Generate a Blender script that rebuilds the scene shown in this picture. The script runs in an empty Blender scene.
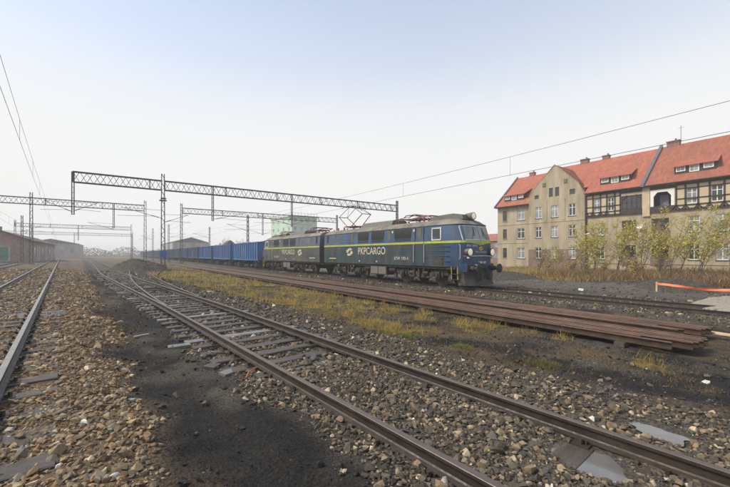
import bpy, math, random
import numpy as np
from math import radians as R, sin, cos, pi
random.seed(7); rng = np.random.default_rng(7)
sc = bpy.context.scene
# ------------------------------------------------------------------ camera, sky, sun, exposure
CAMZ = 1.65; YAW = 35.5
cam_d = bpy.data.cameras.new('camera'); cam = bpy.data.objects.new('camera', cam_d); sc.collection.objects.link(cam)
cam.location = (0, 0, CAMZ); cam.rotation_euler = (R(90), 0, R(-YAW))
cam_d.sensor_width = 36; cam_d.lens = 36*357/730; cam_d.shift_y = 11/730; cam_d.clip_start = .05; cam_d.clip_end = 6000
sc.camera = cam
world = bpy.data.worlds.new('World'); sc.world = world; world.use_nodes = True
SUN_EL, SUN_AZ = 46, -62          # azimuth clockwise from +Y: a veiled sun ahead, left of the tracks
def build_world():
    nt = world.node_tree; nt.nodes.clear(); N = nt.nodes.new; L = nt.links.new
    out = N('ShaderNodeOutputWorld'); bg = N('ShaderNodeBackground'); sky = N('ShaderNodeTexSky')
    sky.sky_type = 'NISHITA'; sky.sun_disc = False; sky.sun_elevation = R(SUN_EL); sky.sun_rotation = R(SUN_AZ)
    sky.air_density = 1.0; sky.dust_density = .6; sky.ozone_density = 3.0
    geo = N('ShaderNodeTexCoord'); sep = N('ShaderNodeSeparateXYZ'); L(geo.outputs['Generated'], sep.inputs[0])
    # a veil of thin fog cloud over the whole sky, thickest at the horizon all the way round
    ramp = N('ShaderNodeValToRGB'); cr = ramp.color_ramp
    cr.elements[0].position = 0.0; cr.elements[0].color = (1.,)*3+(1,)
    cr.elements[1].position = 1.0; cr.elements[1].color = (.34,)*3+(1,)
    for p, v in ((.16, 1.), (.28, .97), (.37, .84), (.46, .60), (.58, .44)):
        e = cr.elements.new(p); e.color = (v, v, v, 1)
    L(sep.outputs['Z'], ramp.inputs[0])
    nz = N('ShaderNodeTexNoise'); nz.inputs['Scale'].default_value = 2.2; nz.inputs['Detail'].default_value = 3
    L(geo.outputs['Generated'], nz.inputs['Vector'])
    ad = N('ShaderNodeMath'); ad.operation = 'MULTIPLY_ADD'; ad.inputs[1].default_value = .10; ad.inputs[2].default_value = -.05
    L(nz.outputs['Fac'], ad.inputs[0])
    fac = N('ShaderNodeMath'); fac.operation = 'ADD'; fac.use_clamp = True
    L(ramp.outputs[0], fac.inputs[0]); L(ad.outputs[0], fac.inputs[1])
    mix = N('ShaderNodeMix'); mix.data_type = 'RGBA'
    L(fac.outputs[0], mix.inputs['Factor']); gain = N('ShaderNodeVectorMath'); gain.operation = 'SCALE'; gain.inputs['Scale'].default_value = 1.45; L(sky.outputs[0], gain.inputs[0]); L(gain.outputs[0], mix.inputs['A']); mix.inputs['B'].default_value = (5.5, 5.5, 5.42, 1)
    L(mix.outputs['Result'], bg.inputs['Color']); bg.inputs['Strength'].default_value = .10
    L(bg.outputs[0], out.inputs['Surface'])
build_world()
sun_d = bpy.data.lights.new('sun', 'SUN'); sun = bpy.data.objects.new('sun', sun_d); sc.collection.objects.link(sun)
sun_d.energy = 2.3; sun_d.angle = R(16); sun_d.color = (1, .91, .74)
sun.rotation_euler = (R(90-SUN_EL), 0, R(180-SUN_AZ)); sun.location = (-20, -20, 60)
vs = sc.view_settings; vs.view_transform = 'Standard'; vs.look = 'None'; vs.exposure = 0.78; vs.gamma = 1
sc.cycles.volume_bounces = 2; sc.cycles.max_bounces = 6; sc.cycles.transparent_max_bounces = 12

# ------------------------------------------------------------------ materials
MATS = {}
def mat(name, col, rough=.7, metal=0., var=.2, scale=4., bump=.15, bscale=40., dirt=None, dscale=1.5, dthr=(.45, .65), stretch=None, spec=.5, coat=0, attr=None, objcol=False):
    m = bpy.data.materials.new(name); m.use_nodes = True; nt = m.node_tree; b = nt.nodes['Principled BSDF']; N = nt.nodes.new; L = nt.links.new
    b.inputs['Metallic'].default_value = metal; b.inputs['Specular IOR Level'].default_value = spec
    geo = N('ShaderNodeNewGeometry'); vec = geo.outputs['Position']
    if stretch:
        mp = N('ShaderNodeMapping'); mp.inputs['Scale'].default_value = stretch; L(vec, mp.inputs['Vector']); vec = mp.outputs[0]
    def noise(s, d=4):
        n = N('ShaderNodeTexNoise'); n.inputs['Scale'].default_value = s; n.inputs['Detail'].default_value = d; L(vec, n.inputs['Vector']); return n.outputs['Fac']
    n1 = noise(scale)
    mr = N('ShaderNodeMapRange'); mr.inputs['From Min'].default_value = .3; mr.inputs['From Max'].default_value = .7
    mr.inputs['To Min'].default_value = 1-var; mr.inputs['To Max'].default_value = 1+var; L(n1, mr.inputs['Value'])
    mx = N('ShaderNodeVectorMath'); mx.operation = 'SCALE'
    if attr:
        a = N('ShaderNodeAttribute'); a.attribute_name = attr; L(a.outputs['Color'], mx.inputs[0])
    elif objcol:
        a = N('ShaderNodeObjectInfo'); L(a.outputs['Color'], mx.inputs[0])
    else:
        mx.inputs[0].default_value = col
    L(mr.outputs[0], mx.inputs['Scale']); colout = mx.outputs[0]
    if dirt:
        for dc, amt in ([dirt] if not isinstance(dirt[0], (list, tuple)) or len(dirt) == 2 and not isinstance(dirt[1], (list, tuple)) else dirt):
            n2 = noise(dscale, 6); dscale *= 2.3
            r2 = N('ShaderNodeMapRange'); r2.inputs['From Min'].default_value = dthr[0]; r2.inputs['From Max'].default_value = dthr[1]
            r2.inputs['To Max'].default_value = amt; L(n2, r2.inputs['Value'])
            mm = N('ShaderNodeMix'); mm.data_type = 'RGBA'; L(r2.outputs[0], mm.inputs['Factor']); L(colout, mm.inputs['A']); mm.inputs['B'].default_value = dc+(1,)
            colout = mm.outputs['Result']
    L(colout, b.inputs['Base Color'])
    rr = N('ShaderNodeMapRange'); rr.inputs['From Min'].default_value = .3; rr.inputs['From Max'].default_value = .7
    rr.inputs['To Min'].default_value = max(.03, rough-.12); rr.inputs['To Max'].default_value = min(1, rough+.12); L(noise(scale*2.7), rr.inputs['Value'])
    L(rr.outputs[0], b.inputs['Roughness'])
    if bump:
        bp = N('ShaderNodeBump'); bp.inputs['Strength'].default_value = bump; bp.inputs['Distance'].default_value = .02
        L(noise(bscale), bp.inputs['Height']); L(bp.outputs[0], b.inputs['Normal'])
    if coat: b.inputs['Coat Weight'].default_value = coat
    MATS[name] = m; return m
mat('navy', (.020, .045, .060), .45, var=.3, scale=1.2, bump=.03, dirt=[((.085, .080, .066), .6), ((.03, .029, .026), .7)], dscale=1.4, stretch=(1, 1.2, .45))
mat('blue', (.042, .088, .175), .45, var=.2, scale=1.2, bump=.03, dirt=[((.13, .135, .13), .4), ((.045, .05, .055), .5)], dscale=.9, stretch=(1, .7, .5))
mat('navy_old', (.035, .052, .070), .6, var=.25, scale=1.5, bump=.04, dirt=[((.115, .105, .085), .8), ((.05, .047, .043), .6)], dscale=.8, dthr=(.36, .6), stretch=(1, .6, 1.4))
mat('blue_old', (.075, .11, .165), .6, var=.2, scale=1.5, bump=.04, dirt=[((.15, .15, .135), .7), ((.07, .075, .08), .5)], dscale=.8, dthr=(.4, .62), stretch=(1, .8, .4))
mat('front_blue', (.014, .05, .125), .4, var=.2, scale=1.5, bump=.02, dirt=((.09, .09, .085), .35), dscale=2)
mat('roof_grey', (.19, .175, .14), .75, var=.3, scale=1.4, bump=.1, dirt=((.075, .07, .06), .8), dscale=1.2)
mat('roof_box', (.15, .145, .125), .75, var=.25, scale=2, bump=.1, dirt=((.09, .08, .07), .7), dscale=2)
mat('stripe', (.40, .43, .035), .5, var=.15, scale=3, bump=0, dirt=((.25, .26, .10), .5), dscale=2)
mat('yellow', (.60, .42, .03), .5, var=.15, scale=6, bump=0, dirt=((.15, .11, .06), .5), dscale=8)
mat('letter', (.50, .46, .36), .6, var=.15, scale=5, bump=0, dirt=((.18, .17, .15), .5), dscale=4)
mat('letter_yellow', (.55, .42, .06), .6, var=.15, scale=5, bump=0)
mat('white_paint', (.62, .62, .60), .5, var=.1, scale=4, bump=.02, dirt=((.35, .34, .31), .4), dscale=3)
mat('grille', (.02, .021, .022), .6, var=.2, bump=0)
mat('vent', (.11, .11, .075), .6, var=.2, bump=.05)
mat('glass', (.025, .03, .033), .08, var=.3, scale=.7, bump=0, spec=.8)
mat('windscreen', (.16, .18, .185), .10, var=.45, scale=1.3, bump=0, spec=.9)
mat('lens', (.80, .74, .60), .12, var=.05, bump=0, spec=.8, coat=.6)
mat('lamp_ring', (.12, .12, .11), .45, metal=.4, bump=0)
mat('iron', (.022, .020, .019), .7, var=.35, scale=5, bump=.2, dirt=((.055, .046, .038), .6), dscale=3)
mat('iron_grey', (.045, .040, .035), .75, var=.4, scale=4, bump=.15, dirt=((.022, .02, .018), .7), dscale=3)
mat('wheel', (.045, .040, .036), .6, metal=.3, var=.3, bump=.1)
mat('copper', (.16, .06, .05), .6, var=.3, bump=.1)
mat('insulator', (.12, .035, .022), .3, bump=0)
mat('wagon_blue', (.035, .145, .37), .5, var=.2, scale=1.2, bump=.04, dirt=[((.09, .095, .11), .5), ((.14, .09, .06), .35)], dscale=.7, stretch=(1, 1, .5))
mat('wagon_grey', (.030, .082, .165), .7, var=.25, scale=1.2, bump=.06, dirt=((.12, .09, .07), .5), dscale=.6, stretch=(1, 1, .5))
mat('coal', (.018, .018, .018), .8, var=.4, scale=6, bump=.8, bscale=9)
mat('rail_rust', (.030, .022, .017), .55, var=.35, scale=8, bump=.1, dirt=((.062, .042, .030), .5), dscale=6)
mat('rail_top', (.15, .122, .105), .46, metal=.5, var=.25, scale=5, bump=.04, dirt=((.09, .055, .04), .6), dscale=5)
mat('rail_shine', (.30, .28, .255), .38, metal=.7, var=.15, scale=5, bump=.02)
mat('pile_rust_shaded', (.034, .018, .011), .8, var=.45, scale=5, bump=.15, dirt=((.075, .036, .02), .6), dscale=2)  # rust of web and foot, darkened to paint the shade between stacked rails
mat('pile_rust_lit', (.150, .080, .046), .5, var=.4, scale=4, bump=.15, dirt=((.075, .042, .03), .7), dscale=1.3)  # rust of the rail heads, coloured lighter as if lit from above
mat('sleeper_wood', (.070, .056, .043), .55, var=.35, scale=5, bump=.5, bscale=30, dirt=((.05, .045, .04), .6), dscale=4, stretch=(.5, 3, 3))
mat('sleeper_concrete', (.15, .148, .142), .38, var=.25, scale=6, bump=.3, dirt=((.10, .09, .08), .6), dscale=5)
mat('steel_post', (.055, .060, .066), .6, var=.3, scale=3, bump=.1, dirt=((.10, .07, .05), .4), dscale=2)
mat('wire', (.03, .032, .034), .5, bump=0)
mat('sign_blue', (.02, .12, .42), .4, bump=0)
mat('wire_far', (.05, .052, .054), .5, bump=0)
mat('render', (.36, .30, .21), .9, var=.16, scale=.8, bump=.15, bscale=12, dirt=[((.22, .175, .11), .7), ((.50, .43, .31), .4)], dscale=.9, dthr=(.42, .66), stretch=(1, 1, .22))
mat('plaster', (.50, .41, .28), .9, var=.10, scale=1.2, bump=.1, dirt=((.38, .31, .22), .4), dscale=.8)
mat('plinth_brick', (.17, .105, .088), .85, var=.25, scale=6, bump=.3, bscale=8, dirt=((.28, .20, .17), .4), dscale=1.2)
mat('timber', (.030, .020, .016), .7, var=.3, scale=5, bump=.2)
mat('tile', (.36, .115, .068), .8, var=.2, scale=4, bump=.1, dirt=((.25, .085, .055), .5), dscale=.8, stretch=(.3, 1, .3))
mat('tile_old', (.30, .10, .060), .8, var=.22, scale=4, bump=.1, dirt=((.20, .075, .05), .5), dscale=.8, stretch=(.3, 1, .3))
mat('zinc', (.11, .115, .125), .5, var=.2, bump=.05)
mat('dark_room', (.03, .028, .028), .9, bump=0)
mat('window_white', (.72, .72, .70), .5, var=.06, bump=0)
mat('curtain_glass', (.22, .24, .26), .1, var=.5, scale=.9, bump=0, spec=.8)
mat('chimney_brick', (.22, .12, .09), .9, var=.3, scale=5, bump=.3)
mat('shed_brick', (.26, .18, .155), .9, var=.25, scale=2, bump=.2, dirt=((.28, .24, .21), .5), dscale=.3)
mat('shed_plaster', (.36, .34, .31), .9, var=.15, scale=1, bump=.1)
mat('shed_roof', (.06, .06, .06), .8, var=.2, bump=.1)
mat('far_green', (.42, .56, .44), .8, var=.1, scale=.2, bump=0)
mat('far_wall', (.33, .30, .28), .9, var=.15, scale=.3, bump=0)
mat('bark', (.065, .052, .042), .9, var=.3, scale=8, bump=.3)
mat('leaf', (.3, .3, .05), .6, var=.25, scale=3, bump=0, attr='col')
mat('blade', (.3, .3, .05), .7, var=.15, scale=2, bump=0, attr='col')
mat('stone_mix', (.2, .17, .14), .75, var=.22, scale=25, bump=.25, bscale=90, attr='col', spec=.25)
mat('stone_one', (.2, .17, .14), .7, var=.22, scale=25, bump=.25, bscale=90, objcol=True, spec=.25)
mat('dirt_heap', (.062, .054, .045), .95, spec=.1, var=.7, scale=9, bump=1, bscale=14, dirt=((.08, .07, .06), .4), dscale=1.5)
mat('gravel_heap', (.25, .22, .18), .9, var=.3, scale=20, bump=1, bscale=25)
mat('tape', (.82, .16, .05), .5, var=.08, bump=0)
mat('new_wood', (.55, .42, .26), .7, var=.15, scale=8, bump=.1)
mat('cable', (.03, .028, .026), .6, bump=0)
mat('orange_plastic', (.42, .12, .03), .45, bump=0)
mat('far_tree', (.10, .09, .075), .9, var=.3, bump=0)

pl_ = MATS['lens'].node_tree.nodes['Principled BSDF']; pl_.inputs['Emission Color'].default_value = (1, .86, .62, 1); pl_.inputs['Emission Strength'].default_value = .15    # the headlights are switched on
for k in ('leaf', 'blade'):
    nt = MATS[k].node_tree; pb = nt.nodes['Principled BSDF']; om = nt.nodes['Material Output']; tr = nt.nodes.new('ShaderNodeBsdfTranslucent'); ms = nt.nodes.new('ShaderNodeMixShader'); ms.inputs[0].default_value = .4
    nt.links.new(pb.inputs['Base Color'].links[0].from_socket, tr.inputs['Color']); nt.links.new(pb.outputs[0], ms.inputs[1]); nt.links.new(tr.outputs[0], ms.inputs[2]); nt.links.new(ms.outputs[0], om.inputs['Surface'])
# ------------------------------------------------------------------ helpers
COL = sc.collection
class MB:
    def __init__(s): s.v = []; s.f = []; s.m = []
    def add(s, vs_, fs, mi=0):
        o = len(s.v); s.v += [tuple(p) for p in vs_]; s.f += [tuple(i+o for i in f) for f in fs]; s.m += [mi]*len(fs); return s
    def box(s, x0, x1, y0, y1, z0, z1, mi=0):
        return s.add([(x0,y0,z0),(x1,y0,z0),(x1,y1,z0),(x0,y1,z0),(x0,y0,z1),(x1,y0,z1),(x1,y1,z1),(x0,y1,z1)],
                     [(0,3,2,1),(4,5,6,7),(0,1,5,4),(1,2,6,5),(2,3,7,6),(3,0,4,7)], mi)
    def bar(s, p, q, w, h=None, mi=0):
        h = h or w; p = np.array(p, float); q = np.array(q, float); d = q-p; d /= np.linalg.norm(d)
        up = np.array((0, 0, 1.)) if abs(d[2]) < .95 else np.array((1., 0, 0)); a = np.cross(d, up); a /= np.linalg.norm(a); b = np.cross(a, d)
        vs_ = [c+a*w/2*i+b*h/2*j for c in (p, q) for i, j in ((-1,-1),(1,-1),(1,1),(-1,1))]
        return s.add(vs_, [(0,1,2,3),(7,6,5,4),(0,4,5,1),(1,5,6,2),(2,6,7,3),(3,7,4,0)], mi)
    def tube(s, pts, r, n=8, mi=0, cap=True):
        pts = [np.array(p, float) for p in pts]; rs = r if isinstance(r, (list, tuple)) else [r]*len(pts); rings = []; vs_ = []
        a = None
        for i, p in enumerate(pts):
            d = pts[min(i+1, len(pts)-1)]-pts[max(i-1, 0)]; l = np.linalg.norm(d); d = d/l if l > 1e-9 else np.array((0, 0, 1.))
            if a is None:
                u = np.array((0, 0, 1.)) if abs(d[2]) < .9 else np.array((1., 0, 0)); a = np.cross(d, u)
            a = a-d*np.dot(a, d); a /= np.linalg.norm(a); b = np.cross(d, a)
            vs_ += [p+(a*cos(2*pi*k/n)+b*sin(2*pi*k/n))*rs[i] for k in range(n)]
        fs = [(i*n+k, i*n+(k+1)%n, (i+1)*n+(k+1)%n, (i+1)*n+k) for i in range(len(pts)-1) for k in range(n)]
        if cap: fs += [tuple(range(n))[::-1], tuple(range((len(pts)-1)*n, len(pts)*n))]
        return s.add(vs_, fs, mi)
    def prism(s, poly, axis, a0, a1, mi=0):      # poly: 2-D points in the two other axes, in order
        n = len(poly)
        def P(u, v, w): return {'x': (w, u, v), 'y': (u, w, v), 'z': (u, v, w)}[axis]
        vs_ = [P(u, v, a0) for u, v in poly]+[P(u, v, a1) for u, v in poly]
        return s.add(vs_, [tuple(range(n))[::-1], tuple(range(n, 2*n))]+[(i, (i+1)%n, (i+1)%n+n, i+n) for i in range(n)], mi)
    def mesh(s, name, mats, off=(0, 0, 0), smooth=False):
        me = bpy.data.meshes.new(name); o = np.array(off); me.from_pydata([tuple(np.array(p)-o) for p in s.v], [], s.f)
        for m in (mats if isinstance(mats, (list, tuple)) else [mats]): me.materials.append(MATS[m])
        if any(s.m): me.polygons.foreach_set('material_index', s.m)
        if smooth: me.shade_smooth()
        me.update()
        import bmesh
        bm = bmesh.new(); bm.from_mesh(me); bmesh.ops.recalc_face_normals(bm, faces=bm.faces); bm.to_mesh(me); bm.free()
        if smooth: me.set_sharp_from_angle(angle=R(38))
        return me
    def build(s, name, mats, parent=None, local=False, smooth=False):
        off = (0, 0, 0)
        if parent is not None and not local: off = tuple(world_loc(parent))
        o = bpy.data.objects.new(name, s.mesh(name, mats, off, smooth)); COL.objects.link(o)
        if parent is not None: o.parent = parent
        return o
def world_loc(o):
    l = np.array(o.location)
    return l if o.parent is None else l+world_loc(o.parent)
def tag(o, label=None, cat=None, group=None, kind=None):
    if label: o['label'] = label
    if cat: o['category'] = cat
    if group: o['group'] = group
    if kind: o['kind'] = kind
    return o
def thing(name, loc, label, cat, group=None, rz=0):
    o = bpy.data.objects.new(name, None); COL.objects.link(o); o.location = loc; o.rotation_euler = (0, 0, rz); o.empty_display_size = .3
    return tag(o, label, cat, group)
def inst(name, me, parent=None, loc=(0, 0, 0), rot=(0, 0, 0), scale=(1, 1, 1)):
    o = bpy.data.objects.new(name, me); COL.objects.link(o); o.parent = parent; o.location = loc; o.rotation_euler = rot; o.scale = scale; return o
def copy_tree(o, parent=None):
    c = o.copy(); COL.objects.link(c); c.parent = parent
    for ch in o.children: copy_tree(ch, c)
    return c
def np_mesh(name, V, F, m, col=None, smooth=False):
    me = bpy.data.meshes.new(name); V = np.asarray(V, np.float32); F = np.asarray(F, np.int32); k = F.shape[1]
    me.vertices.add(len(V)); me.vertices.foreach_set('co', V.ravel()); me.loops.add(F.size); me.loops.foreach_set('vertex_index', F.ravel())
    me.polygons.add(len(F)); me.polygons.foreach_set('loop_start', np.arange(0, F.size, k, dtype=np.int32))
    if col is not None:
        at = me.color_attributes.new('col', 'FLOAT_COLOR', 'POINT'); c4 = np.ones((len(V), 4), np.float32); c4[:, :3] = col; at.data.foreach_set('color', c4.ravel())
    me.update(calc_edges=True); me.materials.append(MATS[m])
    if smooth: me.shade_smooth()
    else: me.shade_flat()
    return me
def vnoise(x, y, s, seed=0):
    x = np.asarray(x, float)*s; y = np.asarray(y, float)*s; xi = np.floor(x).astype(np.int64); yi = np.floor(y).astype(np.int64); fx = x-xi; fy = y-yi
    fx = fx*fx*(3-2*fx); fy = fy*fy*(3-2*fy)
    def h(a, b):
        n = (a*374761393+b*668265263+seed*362437) & 0xffffffff; n = ((n ^ (n >> 13))*1274126177) & 0xffffffff; return ((n ^ (n >> 16)) & 0xffff)/65535.
    return (h(xi, yi)*(1-fx)+h(xi+1, yi)*fx)*(1-fy)+(h(xi, yi+1)*(1-fx)+h(xi+1, yi+1)*fx)*fy
def fbm(x, y, s, seed=0, o=4):
    t = 0; a = .5; w = 0
    for i in range(o): t = t+a*vnoise(x, y, s, seed+i*17); w += a; a *= .55; s *= 2.1
    return t/w
def sstep(a, b, x): t = np.clip((x-a)/(b-a), 0, 1); return t*t*(3-2*t)
YAWR = R(YAW); FPX = 357/730.
def cam_uvz(x, y, z):
    X = x*cos(YAWR)-y*sin(YAWR); Z = x*sin(YAWR)+y*cos(YAWR); Zc = np.where(Z > .05, Z, 1e9)
    return X/Zc*FPX, (z-CAMZ)/Zc*FPX, Z
def in_view(x, y, z=0, m=.12):
    u, v, Z = cam_uvz(x, y, z); return (Z > 1.2) & (np.abs(u) < .5+m+.6/np.maximum(Z, 1)) & (v > -.36-m)

# ------------------------------------------------------------------ ground and track lines
def spline(P):
    P = np.array(P, float)
    d = np.gradient(P[:, 1], P[:, 0])
    def f(y):
        y = np.asarray(y, float); i = np.clip(np.searchsorted(P[:, 0], y)-1, 0, len(P)-2); h = P[i+1, 0]-P[i, 0]; t = (y-P[i, 0])/h
        tt = np.clip(t, 0, 1); a = 2*tt**3-3*tt**2+1; b = tt**3-2*tt**2+tt; c = -2*tt**3+3*tt**2; e = tt**3-tt**2
        return a*P[i, 1]+b*h*d[i]+c*P[i+1, 1]+e*h*d[i+1]+np.where(t > 1, (t-1)*h*d[i+1], 0)+np.where(t < 0, t*h*d[i], 0)
    return f
near_c = spline([(-10, 3.95), (0, 3.13), (5, 2.76), (11, 2.36), (15, 2.05), (19, 1.70), (27, 1.0), (34, .42), (44, -.15), (55, -.62), (75, -1.6), (110, -3.4), (200, -9), (600, -40)])
div_c = spline([(9, 2.49), (12, 2.32), (15, 2.16), (18, 2.05), (23, 1.93), (28, 1.93), (35, 2.06), (42, 2.3), (50, 2.7)])
def left_c(y): return -1.32-.085*np.asarray(y, float)
def left2_c(y): return left_c(y)-4.5
LOCX = 16.6; RZ_LOCO = -.15; RZ_LEFT = .22
def ground_h(x, y, fine=True):
    x = np.asarray(x, float); y = np.asarray(y, float)
    xl = x-left_c(y); xn = x-near_c(y)
    far = sstep(40, 110, y)
    h = -.16+0*x
    h = h+(.205)*(1-sstep(1.5, 2.6, xl))                                   # bed of the left tracks
    h = h-.05*sstep(-1.7, -1.2, xn)*(1-sstep(1.2, 1.8, xn))
    h = h-.17*sstep(1.9, 4.2, xn)*(1-far)
    h = h-.10*np.exp(-((x-11)/3.2)**2)*(1-far)
    h = h+.03*sstep(14, 14.8, x)*(1-sstep(18.4, 19.6, x))-.10*sstep(18.6, 20.5, x)*(1-sstep(26, 36, x))*(1-far)
    h = h+.35*np.exp(-((x-5.4)/2.6)**2-((y-52)/8)**2)
    h = h+.25*sstep(22, 27, x)*(fbm(x, y, .35, 5)-.35)*sstep(-10, 0, y)
    h = h+.07*sstep(-1.9, -1.5, xn)*(1-sstep(1.6, 2.2, xn))*(1-sstep(4.6, 6.0, y))
    if fine:
        track = np.minimum(np.abs(xl), np.minimum(np.abs(xn), np.abs(x-LOCX)))
        rough = sstep(1.2, 2.2, track)
        h = h+(fbm(x, y, .5, 1)-.5)*.16*rough+(fbm(x, y, 1.7, 2)-.5)*.07*(.35+.65*rough)+(fbm(x, y, 6., 3)-.5)*.03*(1+1.6*rough)
        # the puddle hollows
        h = h-.05*np.exp(-(((x-3.45)/.30)**2+((y-1.42)/.38)**2))-.04*np.exp(-(((x-4.52)/.22)**2+((y-1.2)/.3)**2))
    return h
def zones(x, y):
    """ballast-tan, ballast-grey, grass, coal weights"""
    xl = x-left_c(y); xn = x-near_c(y); nz = fbm(x, y, 1.1, 11)-.5; nl = fbm(x, y, .3, 12)-.5; nf = fbm(x, y, 4, 13)-.5
    edge = 2.05+.9*nl+.7*nz+.05*np.maximum(y-6, 0)*.6
    tan = (1-sstep(-.35, .35, xl-edge+nf*.5))
    grey = sstep(-1.55, -1.0, xn+nz*.8+nf*.3)*(1-sstep(1.9, 3.1, xn+nz*1.6+nf*.5))
    grey = np.maximum(grey, sstep(13.6, 14.6, x+nz)*(1-sstep(19, 22, x+nz)))
    g = fbm(x, y, .42, 21); g2 = fbm(x, y, 1.5, 22)
    fieldm = sstep(2.2, 3.2, xn)*(1-sstep(8.9, 9.7, x))
    grass = fieldm*sstep(.50, .60, g*.65+g2*.35+.060*sstep(6, 12, y)+.10*sstep(14, 34, y)-.17*(1-sstep(3, 8, y)))
    back = sstep(28, 31.5, x+9*nl)*(1-sstep(75, 95, x))
    grass = np.maximum(grass, back*sstep(.25, .45, g2+.25*g))
    coal = np.clip(1-tan-grey-grass, 0, 1)
    return tan, grey, grass, coal
def axis(a, b, fine0, fine1, step, grow):
    c = list(np.arange(fine0, fine1, step)); s = step
    while c[-1] < b: s *= grow; c.append(c[-1]+s)
    s = step
    while c[0] > a: s *= grow; c.insert(0, c[0]-s)
    return np.array(c)
def build_ground():
    xs = axis(-1500, 1500, -4, 12, .065, 1.045); ys = axis(-120, 1560, 0, 14, .065, 1.035)
    X, Y = np.meshgrid(xs, ys, indexing='ij'); H = ground_h(X, Y); far = np.hypot(X, Y); H = np.where(far > 350, -.2, H)
    V = np.stack([X, Y, H], -1).reshape(-1, 3); nx, ny = X.shape; idx = np.arange(nx*ny).reshape(nx, ny)
    F = np.stack([idx[:-1, :-1], idx[1:, :-1], idx[1:, 1:], idx[:-1, 1:]], -1).reshape(-1, 4)
    t, g, gr, c = zones(X, Y)
    def C(r): return np.array(r)
    n1 = fbm(X, Y, 2.3, 41)[..., None]; n2 = fbm(X, Y, .8, 42)[..., None]
    ctan = C((.12, .085, .052))*(.55+.9*n1); cgrey = C((.072, .062, .052))*(.5+n1)
    n3 = sstep(.35, .62, fbm(X, Y, 2.6, 61))[..., None]; cgrass = C((.19, .14, .04))*(.6+.8*n2)*n3+C((.055, .044, .03))*(1-n3); east = sstep(1.5, 2.6, X-near_c(Y))[..., None]; nb = sstep(.38, .62, fbm(X, Y, .9, 47))[..., None]; ccoal = C((.020, .0185, .017))*(.6+.8*n1)+C((.05, .043, .032))*sstep(.5, .75, n2); ccoal = ccoal*(1-east*nb)+east*nb*C((.085, .062, .038))*(.5+n1)
    right = sstep(19, 24, X)[..., None]*(1-sstep(27, 30, X)[..., None]); ccoal = ccoal*(1-right)+right*C((.105, .094, .082))*(.6+.8*n1)
    col = ctan*t[..., None]+cgrey*(g*(1-t))[..., None]+cgrass*gr[..., None]+ccoal*c[..., None]
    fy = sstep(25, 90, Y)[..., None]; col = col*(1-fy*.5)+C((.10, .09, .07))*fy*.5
    mat('ground', (.1, .1, .1), .9, var=.65, scale=38, bump=1.0, bscale=60, attr='col', spec=.15)
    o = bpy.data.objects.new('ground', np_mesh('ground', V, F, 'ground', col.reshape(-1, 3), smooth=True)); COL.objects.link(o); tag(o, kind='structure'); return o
ground = build_ground()

# stones: angular lumps from hulls of random points
def stone_templates(k, npts=11):
    import bmesh
    out = []
    for i in range(k):
        bm = bmesh.new(); p = rng.normal(size=(npts, 3)); p /= np.linalg.norm(p, axis=1)[:, None]; p *= rng.uniform(.8, 1.1, (npts, 1)); p *= np.array((1, rng.uniform(.65, .95), rng.uniform(.55, .9)))
        for q in p: bm.verts.new(q)
        r = bmesh.ops.convex_hull(bm, input=bm.verts); bmesh.ops.delete(bm, geom=[v for v in bm.verts if not v.link_faces], context='VERTS'); bmesh.ops.triangulate(bm, faces=bm.faces)
        bm.verts.index_update(); out.append((np.array([v.co[:] for v in bm.verts]), np.array([[v.index for v in f.verts] for f in bm.faces]))); bm.free()
    return out
TPL = stone_templates(14, 13)+stone_templates(10, 7)      # the last ten are simpler, for small or distant stones
def rot_mats(n):
    a = rng.uniform(0, 2*pi, n); t = rng.normal(0, .35, n); b = rng.uniform(0, 2*pi, n)
    Rz = np.zeros((n, 3, 3)); Rz[:, 0, 0] = np.cos(a); Rz[:, 0, 1] = -np.sin(a); Rz[:, 1, 0] = np.sin(a); Rz[:, 1, 1] = np.cos(a); Rz[:, 2, 2] = 1
    Rx = np.zeros((n, 3, 3)); Rx[:, 1, 1] = np.cos(t); Rx[:, 1, 2] = -np.sin(t); Rx[:, 2, 1] = np.sin(t); Rx[:, 2, 2] = np.cos(t); Rx[:, 0, 0] = 1
    return Rz @ Rx, a, t
PAL_T = np.array([(.29, .205, .115), (.22, .16, .095), (.18, .13, .085), (.35, .26, .155), (.14, .11, .08), (.25, .15, .08), (.22, .185, .135)])
PAL_G = .95*np.array([(.085, .073, .058), (.125, .100, .072), (.068, .058, .048), (.175, .135, .092), (.10, .09, .076), (.24, .175, .11), (.16, .115, .07), (.075, .064, .05)])
PAL_C = np.array([(.022, .021, .020), (.030, .028, .026), (.025, .024, .022), (.05, .045, .038), (.03, .028, .025), (.022, .021, .020), (.09, .075, .055)])
SLEEPERS = []       # (x, y, angle) of exposed near sleepers
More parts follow.
